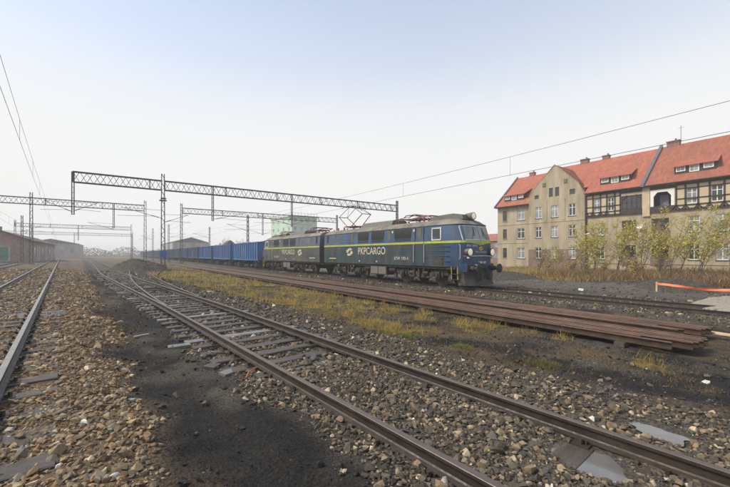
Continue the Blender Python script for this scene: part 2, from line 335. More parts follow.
def scatter_stones():
    n = 520000
    # candidate points drawn from a fan in front of the camera, thinner with distance
    Z = 1.6*np.exp(rng.uniform(0, 1, n)*math.log(42/1.6)); U = rng.uniform(-.72, .72, n)/FPX*Z
    x = U*cos(YAWR)+Z*sin(YAWR); y = -U*sin(YAWR)+Z*cos(YAWR)
    dens_c = n/math.log(42/1.6)/(Z*Z*1.44/FPX)              # candidates per square metre
    t, g, gr, c = zones(x, y)
    xn = x-near_c(y); xl = x-left_c(y)
    clump = fbm(x, y, 1.3, 51)
    want = 1000*t*sstep(.28, .52, clump+.12)+1250*g*(1-.55*sstep(1.2, 2.0, xn))*sstep(.2, .45, clump+.15)+ (70+90*sstep(.5, .7, clump))*c*np.where(x < near_c(y), .8, 2.6) + 25*gr
    want = np.where(x > 19, 170*sstep(.38, .6, clump), want)
    want *= np.clip((4.6/Z)**1.35, 0, 1)
    keep = rng.uniform(0, 1, n) < want/dens_c
    # no stones on rails or in the puddles
    for cc in (near_c(y), left_c(y)):
        for s in (-.7525, .7525): keep &= np.abs(x-cc-s) > .085
    keep &= ~((np.abs(x-LOCX) > .66) & (np.abs(x-LOCX) < .86)) & ~((x > 9.2) & (x < 12.4) & (y > 1.8)) & (Z < 40)
    pud = ((x-3.45)/.26)**2+((y-1.42)/.33)**2; keep &= (pud > 1) | (rng.uniform(0, 1, n) < .03)
    keep &= (((x-4.52)/.2)**2+((y-1.2)/.26)**2) > 1
    sn = vnoise(x, y, 3.1, 77)
    for sx, sy, ang, k, wd in SLEEPERS:
        if k <= 0: continue
        dx = x-sx; dy = y-sy; u_ = dx*cos(ang)+dy*sin(ang); v_ = -dx*sin(ang)+dy*cos(ang)
        keep &= ~((np.abs(u_) < 1.28) & (np.abs(v_) < wd*.5) & (sn < k))
    x, y, Z, t, g, gr, c = [a[keep] for a in (x, y, Z, t, g, gr, c)]; n = len(x)
    size = np.clip(rng.lognormal(math.log(.0180), .50, n), .007, .07)*np.clip((Z/5)**.45, 1, 2.6)*np.where(c > .5, .55, 1)*np.where(t > .5, 1.0, 1)
    size = np.where((c > .5) & (rng.uniform(0, 1, n) < .04), rng.uniform(.03, .06, n), size)
    size = np.where(x > 19, size*1.5, size)
    z = ground_h(x, y)+size*rng.uniform(.1, .5, n)
    typ = np.where(t > .5, 0, np.where(g > .4, 1, 2)); pick = rng.integers(0, 100, n)
    col = np.where((typ == 0)[:, None], PAL_T[pick % len(PAL_T)], np.where((typ == 1)[:, None], PAL_G[pick % len(PAL_G)], PAL_C[pick % len(PAL_C)]))
    litter = (typ == 2) & (x > near_c(y)+1.5) & (rng.uniform(0, 1, n) < .35); col = np.where(litter[:, None], np.array([(.10, .075, .05), (.13, .11, .085), (.075, .065, .05), (.17, .12, .06)])[pick % 4], col)
    tanfar = np.clip((x-near_c(y)+.6)/1.5, 0, 1)
    light = rng.uniform(0, 1, n) < np.where(typ == 1, .06, np.where(typ == 0, .04, .012)); col = np.where(light[:, None], np.array((.42, .34, .23))*rng.uniform(.7, 1.15, (n, 1)), col)
    pale = rng.uniform(0, 1, n) < .003; col = np.where(pale[:, None], np.array((.5, .48, .43)), col)
    col = col*rng.uniform(.7, 1.3, (n, 1))
    M3, a, tl = rot_mats(n); ti = np.where(size/Z > .0055, rng.integers(0, 14, n), rng.integers(14, 24, n))
    u, v, _ = cam_uvz(x, y, z); vis = (np.abs(u) < .49) & (v > -.335); px = np.where(vis, size/Z, 0)
    big = np.argsort(-px)[:300]; isbig = np.zeros(n, bool); isbig[big] = True
    Vs, Fs, Cs = [], [], []; off = 0
    for k, (tv, tf) in enumerate(TPL):
        s_ = np.where((ti == k) & ~isbig)[0]
        if not len(s_): continue
        V = np.einsum('nij,kj->nki', M3[s_], tv)*size[s_, None, None]+np.stack([x[s_], y[s_], z[s_]], -1)[:, None, :]
        F = tf[None]+(np.arange(len(s_))*len(tv))[:, None, None]+off
        Vs.append(V.reshape(-1, 3)); Fs.append(F.reshape(-1, 3)); Cs.append(np.repeat(col[s_], len(tv), 0)); off += len(s_)*len(tv)
    o = bpy.data.objects.new('loose_ballast', np_mesh('loose_ballast', np.concatenate(Vs), np.concatenate(Fs), 'stone_mix', np.concatenate(Cs))); COL.objects.link(o)
    tag(o, 'brown and grey crushed ballast stones strewn around the tracks', 'ballast', kind='stuff')
    mes = [np_mesh('stone', tv, tf, 'stone_one') for tv, tf in TPL]
    for i in big:
        s = inst('stone', mes[ti[i]], ground, (x[i], y[i], z[i]), (tl[i], 0, a[i]), (size[i],)*3); s.color = tuple(col[i])+(1,)
    print('stones', n)

# ------------------------------------------------------------------ tracks
PROF = [(-.0625, 0), (-.0625, .011), (-.02, .026), (-.009, .038), (-.009, .108), (-.035, .120), (-.035, .146), (-.030, .150), (.030, .150), (.035, .146), (.035, .120), (.009, .108), (.009, .038), (.02, .026), (.0625, .011), (.0625, 0)]
def rail(parent, cfun, off, y0, y1, ztop, mats=('rail_rust', 'rail_top'), step=1.0, name='rail'):
    ys = [y0]
    while ys[-1] < y1: ys.append(min(y1, ys[-1]+step*(1+max(0, ys[-1])/30)))
    ys = np.array(ys); c = cfun(ys); d = np.gradient(c, ys) if len(ys) > 2 else np.array([(c[-1]-c[0])/(ys[-1]-ys[0])]*len(ys)); l = np.sqrt(1+d*d); nx, ny = 1/l, -d/l
    mb = MB(); k = len(PROF)
    for i in range(len(ys)):
        for u, w in PROF: mb.v.append((c[i]+nx[i]*(off+u), ys[i]+ny[i]*(off+u), ztop-.150+w))
    for i in range(len(ys)-1):
        for j in range(k):
            mb.f.append((i*k+j, i*k+(j+1)%k, (i+1)*k+(j+1)%k, (i+1)*k+j)); mb.m.append(1 if 6 <= j <= 8 else 0)
    mb.f += [tuple(range(k)), tuple(range((len(ys)-1)*k, len(ys)*k))[::-1]]; mb.m += [0, 0]
    return mb.build(name, mats, parent)
def sleeper_mesh(m, L=2.55, w=.25, h=.16, seed=0):
    r = random.Random(seed); mb = MB(); xs = np.linspace(-L/2, L/2, 9)
    for x in xs:
        j = lambda a: r.uniform(-a, a)
        mb.v += [(x, -w/2+j(.008), -h), (x, w/2+j(.008), -h), (x, w/2+j(.008), -.012+j(.004)), (x, w/2-.014+j(.005), j(.005)), (x, -w/2+.014+j(.005), j(.005)), (x, -w/2+j(.008), -.012+j(.004))]
    for i in range(8):
        for q in range(6): mb.f.append((i*6+q, i*6+(q+1)%6, i*6+6+(q+1)%6, i*6+6+q)); mb.m.append(0)
    mb.f += [tuple(range(6)), tuple(range(48, 54))]; mb.m += [0, 0]
    return mb.mesh('sleeper', m)
SL_W = [sleeper_mesh('sleeper_wood', seed=i) for i in range(4)]; SL_C = [sleeper_mesh('sleeper_concrete', seed=9+i) for i in range(2)]
def plate_mesh():
    mb = MB(); mb.box(-.17, .17, -.075, .075, 0, .018)
    for s in (-1, 1):
        mb.box(s*.075-.03*(s < 0), s*.075+.03*(s > 0), -.045, .045, .018, .05); mb.tube([(s*.125, 0, .018), (s*.125, 0, .07)], .02, 6)
    return mb.mesh('base_plate', 'rail_rust')
PLATE = plate_mesh()
def sleepers(parent, cfun, y0, y1, zt, meshes, sp=.62, plates=12, rec=None, jitter=.02, offs=0, dz=None):
    y = y0; i = 0; pl = np.array(world_loc(parent))
    while y < y1:
        c = float(cfun(y)); d = float(cfun(y+.5)-cfun(y-.5)); ang = -math.atan(d); yy = y+random.uniform(-.03, .03)
        zz = zt+random.uniform(-jitter, jitter*.2)+(dz(yy) if dz else 0)
        o = inst('sleeper', meshes[i % len(meshes)], parent, (c+offs-pl[0], yy-pl[1], zz-pl[2]), (0, 0, ang+random.uniform(-.01, .01)))
        if plates and y < plates:
            for s in (-.7525, .7525): inst('base_plate', PLATE, parent, (c+s*cos(ang)-pl[0], yy+s*sin(ang)-pl[1], zt-.012-pl[2]), (0, 0, ang))
        if rec is not None: rec.append((c, yy, ang, rec_k(yy), .25))
        y += sp*(1+max(0, y-30)/60); i += 1
def rec_k(y): return .66 if 5.6 < y < 10 else (.0 if y < 5.6 else .30)
tn = thing('railway_track', (float(near_c(8)), 8, -.16), 'nearest rusty track crossing the foreground, with a turnout beyond', 'railway track')
rail(tn, near_c, -.7525, -9, 160, 0); rail(tn, near_c, .7525, -9, 160, 0)
sleepers(tn, near_c, -2.2, 48, -.155, SL_W[:2]+SL_C[:1]+SL_W[2:], plates=14, rec=SLEEPERS)
rail(tn, lambda y: div_c(y), -.7525+.0, 13.2, 43, -.004, name='switch_rail'); rail(tn, lambda y: div_c(y), .7525, 15.5, 39, -.004, name='switch_rail')
fy = 34.3; fx = float(div_c(fy)-.7525)
mb = MB(); mb.prism([(fx-.16, fy+1.0), (fx-.08, fy-1.1), (fx+.08, fy-1.1), (fx+.16, fy+1.0)], 'z', -.09, .006); mb.box(fx-.05, fx+.05, fy-.25, fy+.25, .006, .03); mb.build('crossing_frog', 'rail_top', tn)
for dy in (-1.2, 0): 
    mb = MB(); px = float(near_c(21+dy)); mb.bar((px-.74, 21+dy, -.07), (px+.74, 21+dy, -.07), .035); mb.build('stretcher_bar', 'iron', tn)
# wing of the switch blade lying along the stock rail (the pale double line in the photo)
tl = thing('railway_track', (float(left_c(8)), 8, .05), 'left track with bright worn rails and weathered sleepers', 'railway track')
rail(tl, left_c, -.7525, -6, 420, RZ_LEFT, ('rail_rust', 'rail_shine')); rail(tl, left_c, .7525, -6, 420, RZ_LEFT, ('rail_rust', 'rail_shine'))
sleepers(tl, left_c, -2, 46, RZ_LEFT-.152, SL_W, plates=14, jitter=.012)
mb = MB()
for k in range(4): c = float(left_c(12.3+.27*k)); inst('sleeper', SL_C[0], tl, (c-world_loc(tl)[0]+.25, 12.3+.27*k-8, RZ_LEFT-.148-.05), (0, 0, .08), (.92, .5, 1))
tl2 = thing('railway_track', (float(left2_c(40)), 40, .05), 'outermost track at the left, running past the brick shed', 'railway track')
rail(tl2, left2_c, -.7525, 4, 420, RZ_LEFT, ('rail_rust', 'rail_shine')); rail(tl2, left2_c, .7525, 4, 420, RZ_LEFT, ('rail_rust', 'rail_shine'))
sleepers(tl2, left2_c, 22, 60, RZ_LEFT-.152, SL_W, sp=.8, plates=0)
def loco_c(y): return LOCX+0*np.asarray(y, float)
tm = thing('railway_track', (LOCX, 6, -.3), 'main track carrying the blue freight train', 'railway track')
rail(tm, loco_c, -.7525, -14, 420, RZ_LOCO, ('rail_rust', 'rail_rust')); rail(tm, loco_c, .7525, -14, 420, RZ_LOCO, ('rail_rust', 'rail_rust'))
sleepers(tm, loco_c, -8, 60, RZ_LOCO-.152, SL_W, plates=0)

# ------------------------------------------------------------------ bundles of loose rails
ORD = ['first', 'second', 'third', 'fourth', 'fifth', 'sixth', 'seventh', 'eighth', 'ninth', 'tenth', 'eleventh', 'twelfth', 'thirteenth', 'fourteenth', 'fifteenth', 'sixteenth', 'seventeenth', 'eighteenth', 'nineteenth', 'twentieth']
for b, (x0, ends) in enumerate(((9.44, (2.32, 2.9, 2.05, 2.0, 1.96, 2.02, 1.95, 2.0)), (11.12, (2.62, 2.55, 3.1, 2.3, 2.25, 2.18, 2.26, 2.2)))):
    bn = ('front', 'rear')[b]
    for i, ye in enumerate(ends):
        jx = random.uniform(-.008, .008); drift = random.uniform(-.0015, .0015)
        r = rail(None, lambda y, i=i, jx=jx, dr=drift: x0+.153*i+jx+dr*(y-2)+.010*np.sin(np.asarray(y)*.21+b), 0, ye, 78+random.uniform(0, 4), -.155+random.uniform(-.008, .008), ('pile_rust_shaded', 'pile_rust_lit'), step=2.0, name='loose_rail')
        lab = 'rusty loose rail, %s from the front in the %s bundle beside the main track' % (ORD[i], bn)
        tag(r, lab, 'rail', 'rusty rails stacked beside the main track')
k = 0
for y in np.arange(3.2, 60, 6.2):
    for b, (xa, xb) in enumerate(((9.25, 10.75), (10.95, 12.35))):
        mb = MB(); mb.box(xa, xb, y-.1, y+.1, -.42, -.31); o = mb.build('bearer', 'sleeper_wood')
        tag(o, 'dark timber bearer under the %s bundle of rusty rails, %s from the near end' % (('front', 'rear')[b], ORD[k]), 'timber', 'timber bearers under the rail bundles')
    k += 1
mb = MB(); mb.bar((12.1, 2.35, -.27), (11.75, .9, -.25), .14, .045); tag(mb.build('plank', 'new_wood'), 'pale new wooden plank past the ends of the rusty rails', 'plank')

scatter_stones()

# ------------------------------------------------------------------ locomotive (two coupled units)
BW = 1.48; BL = 15.0
def plan(z, off=0.0):
    """outline of the body at height z, local coords: front at y=0, right half then mirrored"""
    lean = 0 if z <= 2.45 else .30*(z-2.45)
    w = BW-.05*max(0, z-2.5)/.95
    pts = [(w, BL), (w, 9.0), (w, 2.0), (w-.02, 1.3), (w-.09, .70), (w-.20, .34), (w-.38, .15), (w*.52, .05), (w*.25, .012), (0, 0)]
    out = [(x+off*(1 if x > .9 else .2)*(x > .01), y+(lean if y < 3 else 0)-off*(1 if y < .4 else 0)) for x, y in pts]
    return out+[(-x, y) for x, y in out[-2::-1]]
def front_y(x, z):
    p = plan(z)[2:10][::-1]; xs = [q[0] for q in p]; ys = [q[1] for q in p]; return float(np.interp(abs(x), xs, ys))
def front_patch(mb, x0, x1, z0, z1, off=.012, nx=6, nz=2, mi=0):
    zf = z0 if callable(z0) else (lambda x: z0)
    P = []
    for i in range(nx+1):
        x = x0+(x1-x0)*i/nx
        for j in range(nz+1):
            z = zf(x)+(z1-zf(x))*j/nz; P.append((x, front_y(x, z)-off, z))
    F = [(i*(nz+1)+j, (i+1)*(nz+1)+j, (i+1)*(nz+1)+j+1, i*(nz+1)+j+1) for i in range(nx) for j in range(nz)]
    mb.add(P, F, mi)
def slab_side(mb, s, y0, y1, z0, z1, off=.012, mi=0):
    w = BW-.05*max(0, (z0+z1)/2-2.5)/.95
    a, b = sorted((s*(w-.02), s*(w+off))); mb.box(a, b, y0, y1, z0, z1, mi)
def text_mesh(txt, size, m, sx=1.0, ext=.003):
    cu = bpy.data.curves.new('t', 'FONT'); cu.body = txt; cu.size = size; cu.extrude = ext; cu.align_x = 'CENTER'; cu.align_y = 'CENTER'; cu.offset = size*.012
    o = bpy.data.objects.new('t', cu); COL.objects.link(o); bpy.context.view_layer.update()
    me = bpy.data.meshes.new_from_object(o.evaluated_get(bpy.context.evaluated_depsgraph_get())); bpy.data.objects.remove(o); bpy.data.curves.remove(cu)
    for v in me.vertices: v.co.x *= sx
    me.materials.clear(); me.materials.append(MATS[m]); return me
def logo(mb, cx, cz, r, put):      # two hooked arrows chasing each other, point-symmetric
    for k in range(2):
        arc = [pi*k+t for t in np.linspace(.75, 2.75, 8)]
        q = lambda rad, a: put(cx+r*rad*cos(a)*1.45+r*.25*sin(a)*rad, cz+r*rad*sin(a))
        P = [q(1.0, a) for a in arc]+[q(.42, a) for a in arc]; mb.add(P, [(i, i+1, 9+i, 8+i) for i in range(7)])
        a = arc[-1]; mb.add([q(1.3, a), q(.12, a), q(.85, a+.8)], [(0, 1, 2)])
def bogie_proto(parent, y, wb, r, heavy=True, name='bogie'):
    mb = MB()
    for s in (-1, 1):
        x = s*1.12
        if heavy:
            mb.prism([(-wb/2-.75, .62), (-wb/2-.7, .86), (-wb/2+.55, .86), (-.75, .62), (.75, .62), (wb/2-.55, .86), (wb/2+.7, .86), (wb/2+.75, .62), (wb/2-.4, .56), (.8, .40), (-.8, .40), (-wb/2+.4, .56)], 'x', x-.06, x+.06)
        else:
            mb.prism([(-wb/2-.35, .42), (-wb/2-.3, .62), (-.5, .66), (.5, .66), (wb/2+.3, .62), (wb/2+.35, .42), (.45, .26), (-.45, .26)], 'x', x-.06, x+.06)
        for a in (-wb/2, wb/2):
            mb.box(x-.10 if s > 0 else x-.17, x+.17 if s > 0 else x+.10, a-.17, a+.17, r-.2, r+.17)
            mb.tube([(x+s*.17, a, r), (x+s*.24, a, r)], .12, 10)
            if heavy:
                for d in (-.34, .34): mb.tube([(x+s*.04, a+d, r-.12), (x+s*.04, a+d, r+.2)], .085, 8); mb.tube([(x+s*.04, a+d, r-.05), (x+s*.04, a+d, r+.02)], .105, 8)
        if heavy:
            for d in (-.42, 0, .42): mb.tube([(x+s*.1, d, .42), (x+s*.1, d, .98)], .10, 8)
            mb.tube([(x+s*.1, -wb/2+.75, .70), (x+s*.1, -wb/2+1.15, .70)], .11, 8); mb.tube([(x+s*.1, wb/2-1.15, .70), (x+s*.1, wb/2-.75, .70)], .11, 8)
            for e in (-1, 1): mb.tube([(x, e*(wb/2+.75), .8), (x-s*.1, e*(wb/2+.8), .4), (x-s*.3, e*(wb/2+.72), .1)], .022, 6)
            mb.box(x-.02, x+.1, -wb/2-.95, -wb/2-.7, .3, .7); mb.box(x-.02, x+.1, wb/2+.7, wb/2+.95, .3, .7)
        else: mb.tube([(x, -.15, .3), (x, -.15, .6)], .09, 8); mb.tube([(x, .15, .3), (x, .15, .6)], .09, 8)
    mb.box(-1.06, 1.06, -.25, .25, .45, .8)
    b = mb.build(name, 'iron_grey' if heavy else 'iron', parent, local=True); b.location = (0, y, 0)
    wm = wheel_mesh(r)
    for a in (-wb/2, wb/2):
        for s in (-1, 1): inst('wheel', wm, b, (s*.75, a, r))
    return b
WM = {}
def wheel_mesh(r):
    if r in WM: return WM[r]
    mb = MB(); n = 28; prof = [(-.07, r+.028), (-.035, r+.028), (-.03, r), (.065, r-.01), (.065, r-.09), (.02, r-.1), (.02, .2), (.07, .18), (.07, 0)]
    for k in range(n):
        a = 2*pi*k/n
        for x, q in prof: mb.v.append((x, q*cos(a), q*sin(a)))
    m = len(prof); mb.f = [(k*m+i, k*m+i+1, (k+1)%n*m+i+1, (k+1)%n*m+i) for k in range(n) for i in range(m-1)]; mb.f.append(tuple(k*m for k in range(n))); mb.m = [0]*len(mb.f)
    WM[r] = mb.mesh('wheel', 'wheel'); return WM[r]
def buffers(parent, yface, sgn, z=1.05, plate=.24, m='iron'):
    for s in (-1, 1):
        mb = MB(); mb.tube([(s*.875, yface, z), (s*.875, yface+sgn*.30, z)], .13, 12); mb.tube([(s*.875, yface+sgn*.28, z), (s*.875, yface+sgn*.56, z)], .095, 12)
        mb.tube([(s*.875, yface+sgn*.55, z), (s*.875, yface+sgn*.59, z), (s*.875, yface+sgn*.61, z)], [plate, plate, plate*.8], 16); mb.box(s*.875-.19, s*.875+.19, min(yface, yface+sgn*.03), max(yface, yface+sgn*.03), z-.17, z+.17)
        mb.build('buffer', m, parent, local=True, smooth=True)
def pantograph(parent, y, raised):
    mb = MB(); z0 = 4.10
    for s in (-1, 1):
        mb.bar((s*.55, y-.75, z0), (s*.55, y+.75, z0), .06)
    for d in (-.75, 0, .75): mb.bar((-.55, y+d, z0), (.55, y+d, z0), .05)
    p = mb.build('pantograph', 'copper', parent, local=True)
    for s in (-1, 1):
        for d in (-.7, .7):
            b = MB()
            for k in range(4): b.tube([(s*.55, y+d, 3.82+k*.055), (s*.55, y+d, 3.85+k*.055), (s*.55, y+d, 3.875+k*.055)], [.05, .085, .05], 10)
            b.build('insulator', 'insulator', p, local=True)
    if raised: kn, zk, zh = 1.75, 5.02, 5.74
    else: kn, zk, zh = 1.55, 4.22, 4.34
    for d in (-1, 1):
        a = MB()
        for s in (-1, 1): a.tube([(s*.5, y+d*.35, z0+.03), (s*.42, y+d*kn, zk)], .034, 7)
        a.tube([(-.44, y+d*kn, zk), (.44, y+d*kn, zk)], .03, 7); a.tube([(-.5, y+d*.35, z0+.03), (.5, y+d*.35, z0+.03)], .045, 7)
        a.build('lower_arm', 'copper', p, local=True)
        a = MB()
        for s in (-1, 1): a.tube([(s*.42, y+d*kn, zk), (s*.34, y+d*.28*(1 if raised else .3), zh)], .022, 6)
        a.bar((.42, y+d*kn, zk), (-.34, y+d*.28, zh), .02); a.build('upper_arm', 'copper' if not raised else 'iron', p, local=True)
    hd = MB()
    for d in (-.28, .28):
        hd.tube([(-.98, y+d, zh-.16), (-.85, y+d, zh-.02), (-.6, y+d, zh+.04), (.6, y+d, zh+.04), (.85, y+d, zh-.02), (.98, y+d, zh-.16)], .028, 6)
    for s in (-.38, .38): hd.bar((s, y-.28, zh), (s, y+.28, zh), .03)
    hd.build('contact_head', 'iron', p, local=True)
def loco_unit(name, loc, rz, label, mats, number, raised):
    root = thing(name, loc, label, 'locomotive', 'two halves of the blue locomotive', rz)
    lo, up = mats
    zs = [1.12, 1.25, 1.8, 2.42, 2.50, 2.95, 3.40, 3.47]; mb = MB(); rings = [plan(z) for z in zs]; n = len(rings[0])
    for z, r_ in zip(zs, rings): mb.v += [(x, y, z) for x, y in r_]
    for i in range(len(zs)-1):
        for k in range(n): mb.f.append((i*n+k, i*n+(k+1)%n, (i+1)*n+(k+1)%n, (i+1)*n+k)); mb.m.append((2 if 3 <= k <= n-5 and i < 4 and k not in (2, n-4) else 0) if zs[i] < 2.45 else 1)
    mb.f += [tuple(range(n))]; mb.m += [0]
    body = mb.build('body', (lo, up, 'front_blue'), root, local=True, smooth=True)
    # roof
    mb = MB(); base = plan(3.47); steps = [(0, 3.47, .045), (.06, 3.50, .05), (.10, 3.56, 0), (.24, 3.68, 0), (.45, 3.78, 0), (.8, 3.86, 0), (1.2, 3.90, 0)]
    for ins, z, o_ in steps:
        for x, y in base:
            w = abs(x); xx = math.copysign(max(0, w*(1-ins/1.48)+o_*(w > .5)), x) if w > 0 else 0
            yy = y+(ins*1.05 if y < 5 else -ins*.25)-(o_ if y < .8 else 0); mb.v.append((xx, yy, z))
    for i in range(len(steps)-1):
        for k in range(n): mb.f.append((i*n+k, i*n+(k+1)%n, (i+1)*n+(k+1)%n, (i+1)*n+k)); mb.m.append(0)
    mb.f.append(tuple(range((len(steps)-1)*n, len(steps)*n))); mb.m.append(0)
    roof = mb.build('roof', 'roof_grey', root, local=True, smooth=True)
    # stripe round the body with a dip on the nose
    mb = MB(); a, b = plan(2.44, .007), plan(2.56, .007); m = len(a)
    mb.add([(x, y, 2.44) for x, y in a]+[(x, y, 2.56) for x, y in b], [(k, k+1, m+k+1, m+k) for k in range(m-1)])
    front_patch(mb, -.95, .95, lambda x: 2.44-.13*max(0, 1-abs(x)/.95)**1.3, 2.47, .011, 10, 2); mb.build('stripe', 'stripe', root, local=True)
    # windscreens
    for s in (-1, 1):
        mb = MB(); x0, x1 = sorted((s*.07, s*1.17))
        for (xa, xb, za, zb) in ((x0-.03, x1+.03, 3.35, 3.385), (x0-.03, x1+.03, 2.58, 2.62), (x0-.03, x0+.005, 2.62, 3.35), (x1-.005, x1+.03, 2.62, 3.35)): front_patch(mb, xa, xb, za, zb, .02, 6)
        f = mb.build('windscreen_frame', 'white_paint', root, local=True)
        mb = MB(); front_patch(mb, x0, x1, 2.62, 3.35, .013, 6, 3); mb.build('windscreen', 'windscreen', f, local=True)
        mb = MB(); mb.tube([(s*.62, front_y(.62, 2.66)-.05, 2.66), (s*.40, front_y(.4, 3.1)-.04, 3.1)], .012, 6); mb.tube([(s*.40, front_y(.4, 2.8)-.035, 2.8), (s*.38, front_y(.38, 3.25)-.035, 3.28)], .014, 6); mb.build('wiper', 'iron', f, local=True)
        # lower headlights
        x = s*.98; y = front_y(x, 1.95); mb = MB(); mb.tube([(x, y+.06, 1.93), (x, y-.16, 1.93), (x, y-.19, 1.93)], [.20, .225, .225], 20); h = mb.build('headlight', 'lamp_ring', root, local=True, smooth=True)
        mb = MB(); mb.tube([(x, y-.186, 1.93), (x, y-.196, 1.93), (x, y-.205, 1.93)], [.195, .18, .06], 20); mb.build('lens', 'lens', h, local=True, smooth=True)
        mb = MB(); mb.tube([(x+s*.03, y-.02, 1.62), (x+s*.03, y-.14, 1.62)], .05, 12); mb.build('marker_lamp', 'white_paint', root, local=True)
        # handrails, steps
        mb = MB(); hx = s*(BW-.10); mb.tube([(hx, .36, 1.55), (hx-s*.02, .30, 1.6), (hx-s*.02, .30, 2.3), (hx, .36, 2.35)], .016, 6); mb.build('handrail', 'white_paint', root, local=True)
        mb = MB()
        for yy in (.42, .84): mb.tube([(s*1.40, yy, .42), (s*1.43, yy, 1.15)], .022, 6)
        mb.build('step_rail', 'yellow', root, local=True)
        mb = MB()
        for zz in (.42, .72): mb.box(min(s*1.2, s*1.46), max(s*1.2, s*1.46), .40, .86, zz, zz+.03)
        mb.build('step', 'iron', root, local=True)
    # nose: shelf, valance, plough, coupling, hoses
    mb = MB(); front_patch(mb, -1.2, 1.2, 1.70, 1.74, .05, 8, 1); mb.tube([(-.75, -.09, 1.72), (.75, -.09, 1.72)], .016, 6); mb.build('front_rail', 'white_paint', root, local=True)
    mb = MB(); mb.prism([(-1.30, .28), (-1.15, -.0), (1.15, -.0), (1.30, .28), (1.3, .6), (-1.3, .6)], 'z', .86, 1.30); mb.build('buffer_beam', 'front_blue', root, local=True)
    mb = MB()
    cur = [(-1.34, .55), (-1.2, .18), (-.8, -.05), (0, -.22), (.8, -.05), (1.2, .18), (1.34, .55)]
    V = [(x, y, .90) for x, y in cur]+[(x*1.0, y-.02, .5) for x, y in cur]+[(x*1.02, y-.16, .13) for x, y in cur]; V += [(x*.99, y+.03, z) for x, y, z in V]
    F = []
    for r_ in range(2):
        for k in range(6): q = r_*7+k; F += [(q, q+1, q+8, q+7), (21+q, 21+q+7, 21+q+8, 21+q+1)]
    F += [(14+k, 15+k, 36+k, 35+k) for k in range(6)]+[(k, 21+k, 22+k, k+1) for k in range(6)]
    mb.add(V, F); mb.build('plough', 'iron_grey', root, local=True)
    buffers(root, 0.0, -1, plate=.25)
    mb = MB(); mb.tube([(0, .1, 1.05), (0, -.28, 1.05), (0, -.36, 1.0), (0, -.30, .92)], .045, 8); mb.tube([(0, -.3, 1.0), (.02, -.38, .75), (0, -.26, .55)], .03, 8); mb.build('coupling_hook', 'iron', root, local=True)
    for x in (-.62, -.40, .40, .62, .3):
        mb = MB(); mb.tube([(x, -.02, .98), (x, -.20, .95), (x, -.30, .75), (x*.95, -.28, .48), (x*.85, -.2, .42)], .03, 8, mi=0); mb.build('brake_hose', 'cable', root, local=True)
    mb = MB(); mb.tube([(-1.1, -.06, 1.38), (-.95, -.28, 1.22), (-.6, -.33, 1.16)], .02, 6); mb.tube([(-.3, -.1, 1.36), (0, -.24, 1.2), (.3, -.1, 1.36)], .025, 6); mb.build('jumper_cable', 'cable', root, local=True)
    mb = MB(); mb.box(-.52, -.44, -.10, -.0, 1.20, 1.28); mb.box(.15, .30, -.12, 0, 1.30, 1.42); mb.box(-.2, -.05, -.12, 0, 1.30, 1.42); mb.build('socket_box', 'white_paint', root, local=True)
    # roof headlight with its long housing
    mb = MB(); mb.prism([(.72, 3.78), (.76, 4.04), (1.6, 4.12), (3.1, 4.08), (3.3, 3.80)], 'x', -.62, .42); mb.prism([(.9, 4.06), (1.5, 4.17), (2.6, 4.14), (2.7, 4.07)], 'x', -.5, .3); hs = mb.build('headlight_housing', 'roof_box', roof, local=True)
    mb = MB(); mb.tube([(0, .95, 3.96), (0, .52, 3.96), (0, .46, 3.96)], [.19, .215, .215], 20); hl = mb.build('headlight', 'roof_box', root, local=True, smooth=True)
    mb = MB(); mb.tube([(0, .465, 3.96), (0, .452, 3.96), (0, .442, 3.96)], [.185, .17, .06], 20); mb.build('lens', 'lens', hl, local=True, smooth=True)
    # side details on both sides
    for s in (-1, 1):
        for (y0, y1) in ((4.0, 5.62), (6.72, 8.15), (8.5, 9.85)):
            mb = MB(); slab_side(mb, s, y0, y1, 2.63, 3.40, .010); g = mb.build('louvre_panel', 'grille', root, local=True)
            mb = MB()
            for k in range(9): z = 2.66+.08*k; slab_side(mb, s, y0+.04, y1-.04, z, z+.03, .026)
            mb.build('louvre', 'grille', g, local=True)
        for yc in (3.27, 6.15, 10.62, 13.25, 14.4):
            mb = MB(); slab_side(mb, s, yc-.15, yc+.15, 2.62, 3.38, .012); mb.build('vent_and_shade_strip', 'vent' if yc < 14 else 'grille', root, local=True)  # olive strips are vents; the rearmost dark strip is painted shade
        mb = MB()
        for (ya, yb, za, zb) in ((1.55, 2.28, 3.27, 3.34), (1.55, 2.28, 2.60, 2.67), (1.55, 1.62, 2.67, 3.27), (2.21, 2.28, 2.67, 3.27)): slab_side(mb, s, ya, yb, za, zb, .022)
        cw = mb.build('cab_window', 'white_paint', root, local=True); mb = MB(); slab_side(mb, s, 1.62, 2.21, 2.67, 3.27, .008); mb.build('pane', 'glass', cw, local=True)
        mb = MB(); slab_side(mb, s, 2.93, 3.63, 1.16, 2.43, .006); mb.build('cab_door', lo, root, local=True)
        mb = MB()
        for ya in (2.90, 3.64): slab_side(mb, s, ya, ya+.022, 1.14, 3.42, .010)
        mb.build('door_seam', 'grille', root, local=True)
        for ya in (2.84, 3.72):
            mb = MB(); x = s*(BW+.06); mb.tube([(s*BW, ya, 1.3), (x, ya, 1.34), (x, ya, 2.36), (s*BW, ya, 2.4)], .017, 6); mb.build('handrail', 'white_paint', root, local=True)
        mb = MB()
        for z in (1.42, 1.72, 2.0, 2.25):
            for (ya, yb) in ((.95, 2.8), (3.8, 5.9), (11.7, 14.8)): slab_side(mb, s, ya, yb, z, z+.025, .016)
        mb.build('body_rib', up, root, local=True)
        mb = MB(); slab_side(mb, s, 1.45, 2.25, 1.22, 1.62, .010); mb.build('access_panel', 'iron_grey', root, local=True)
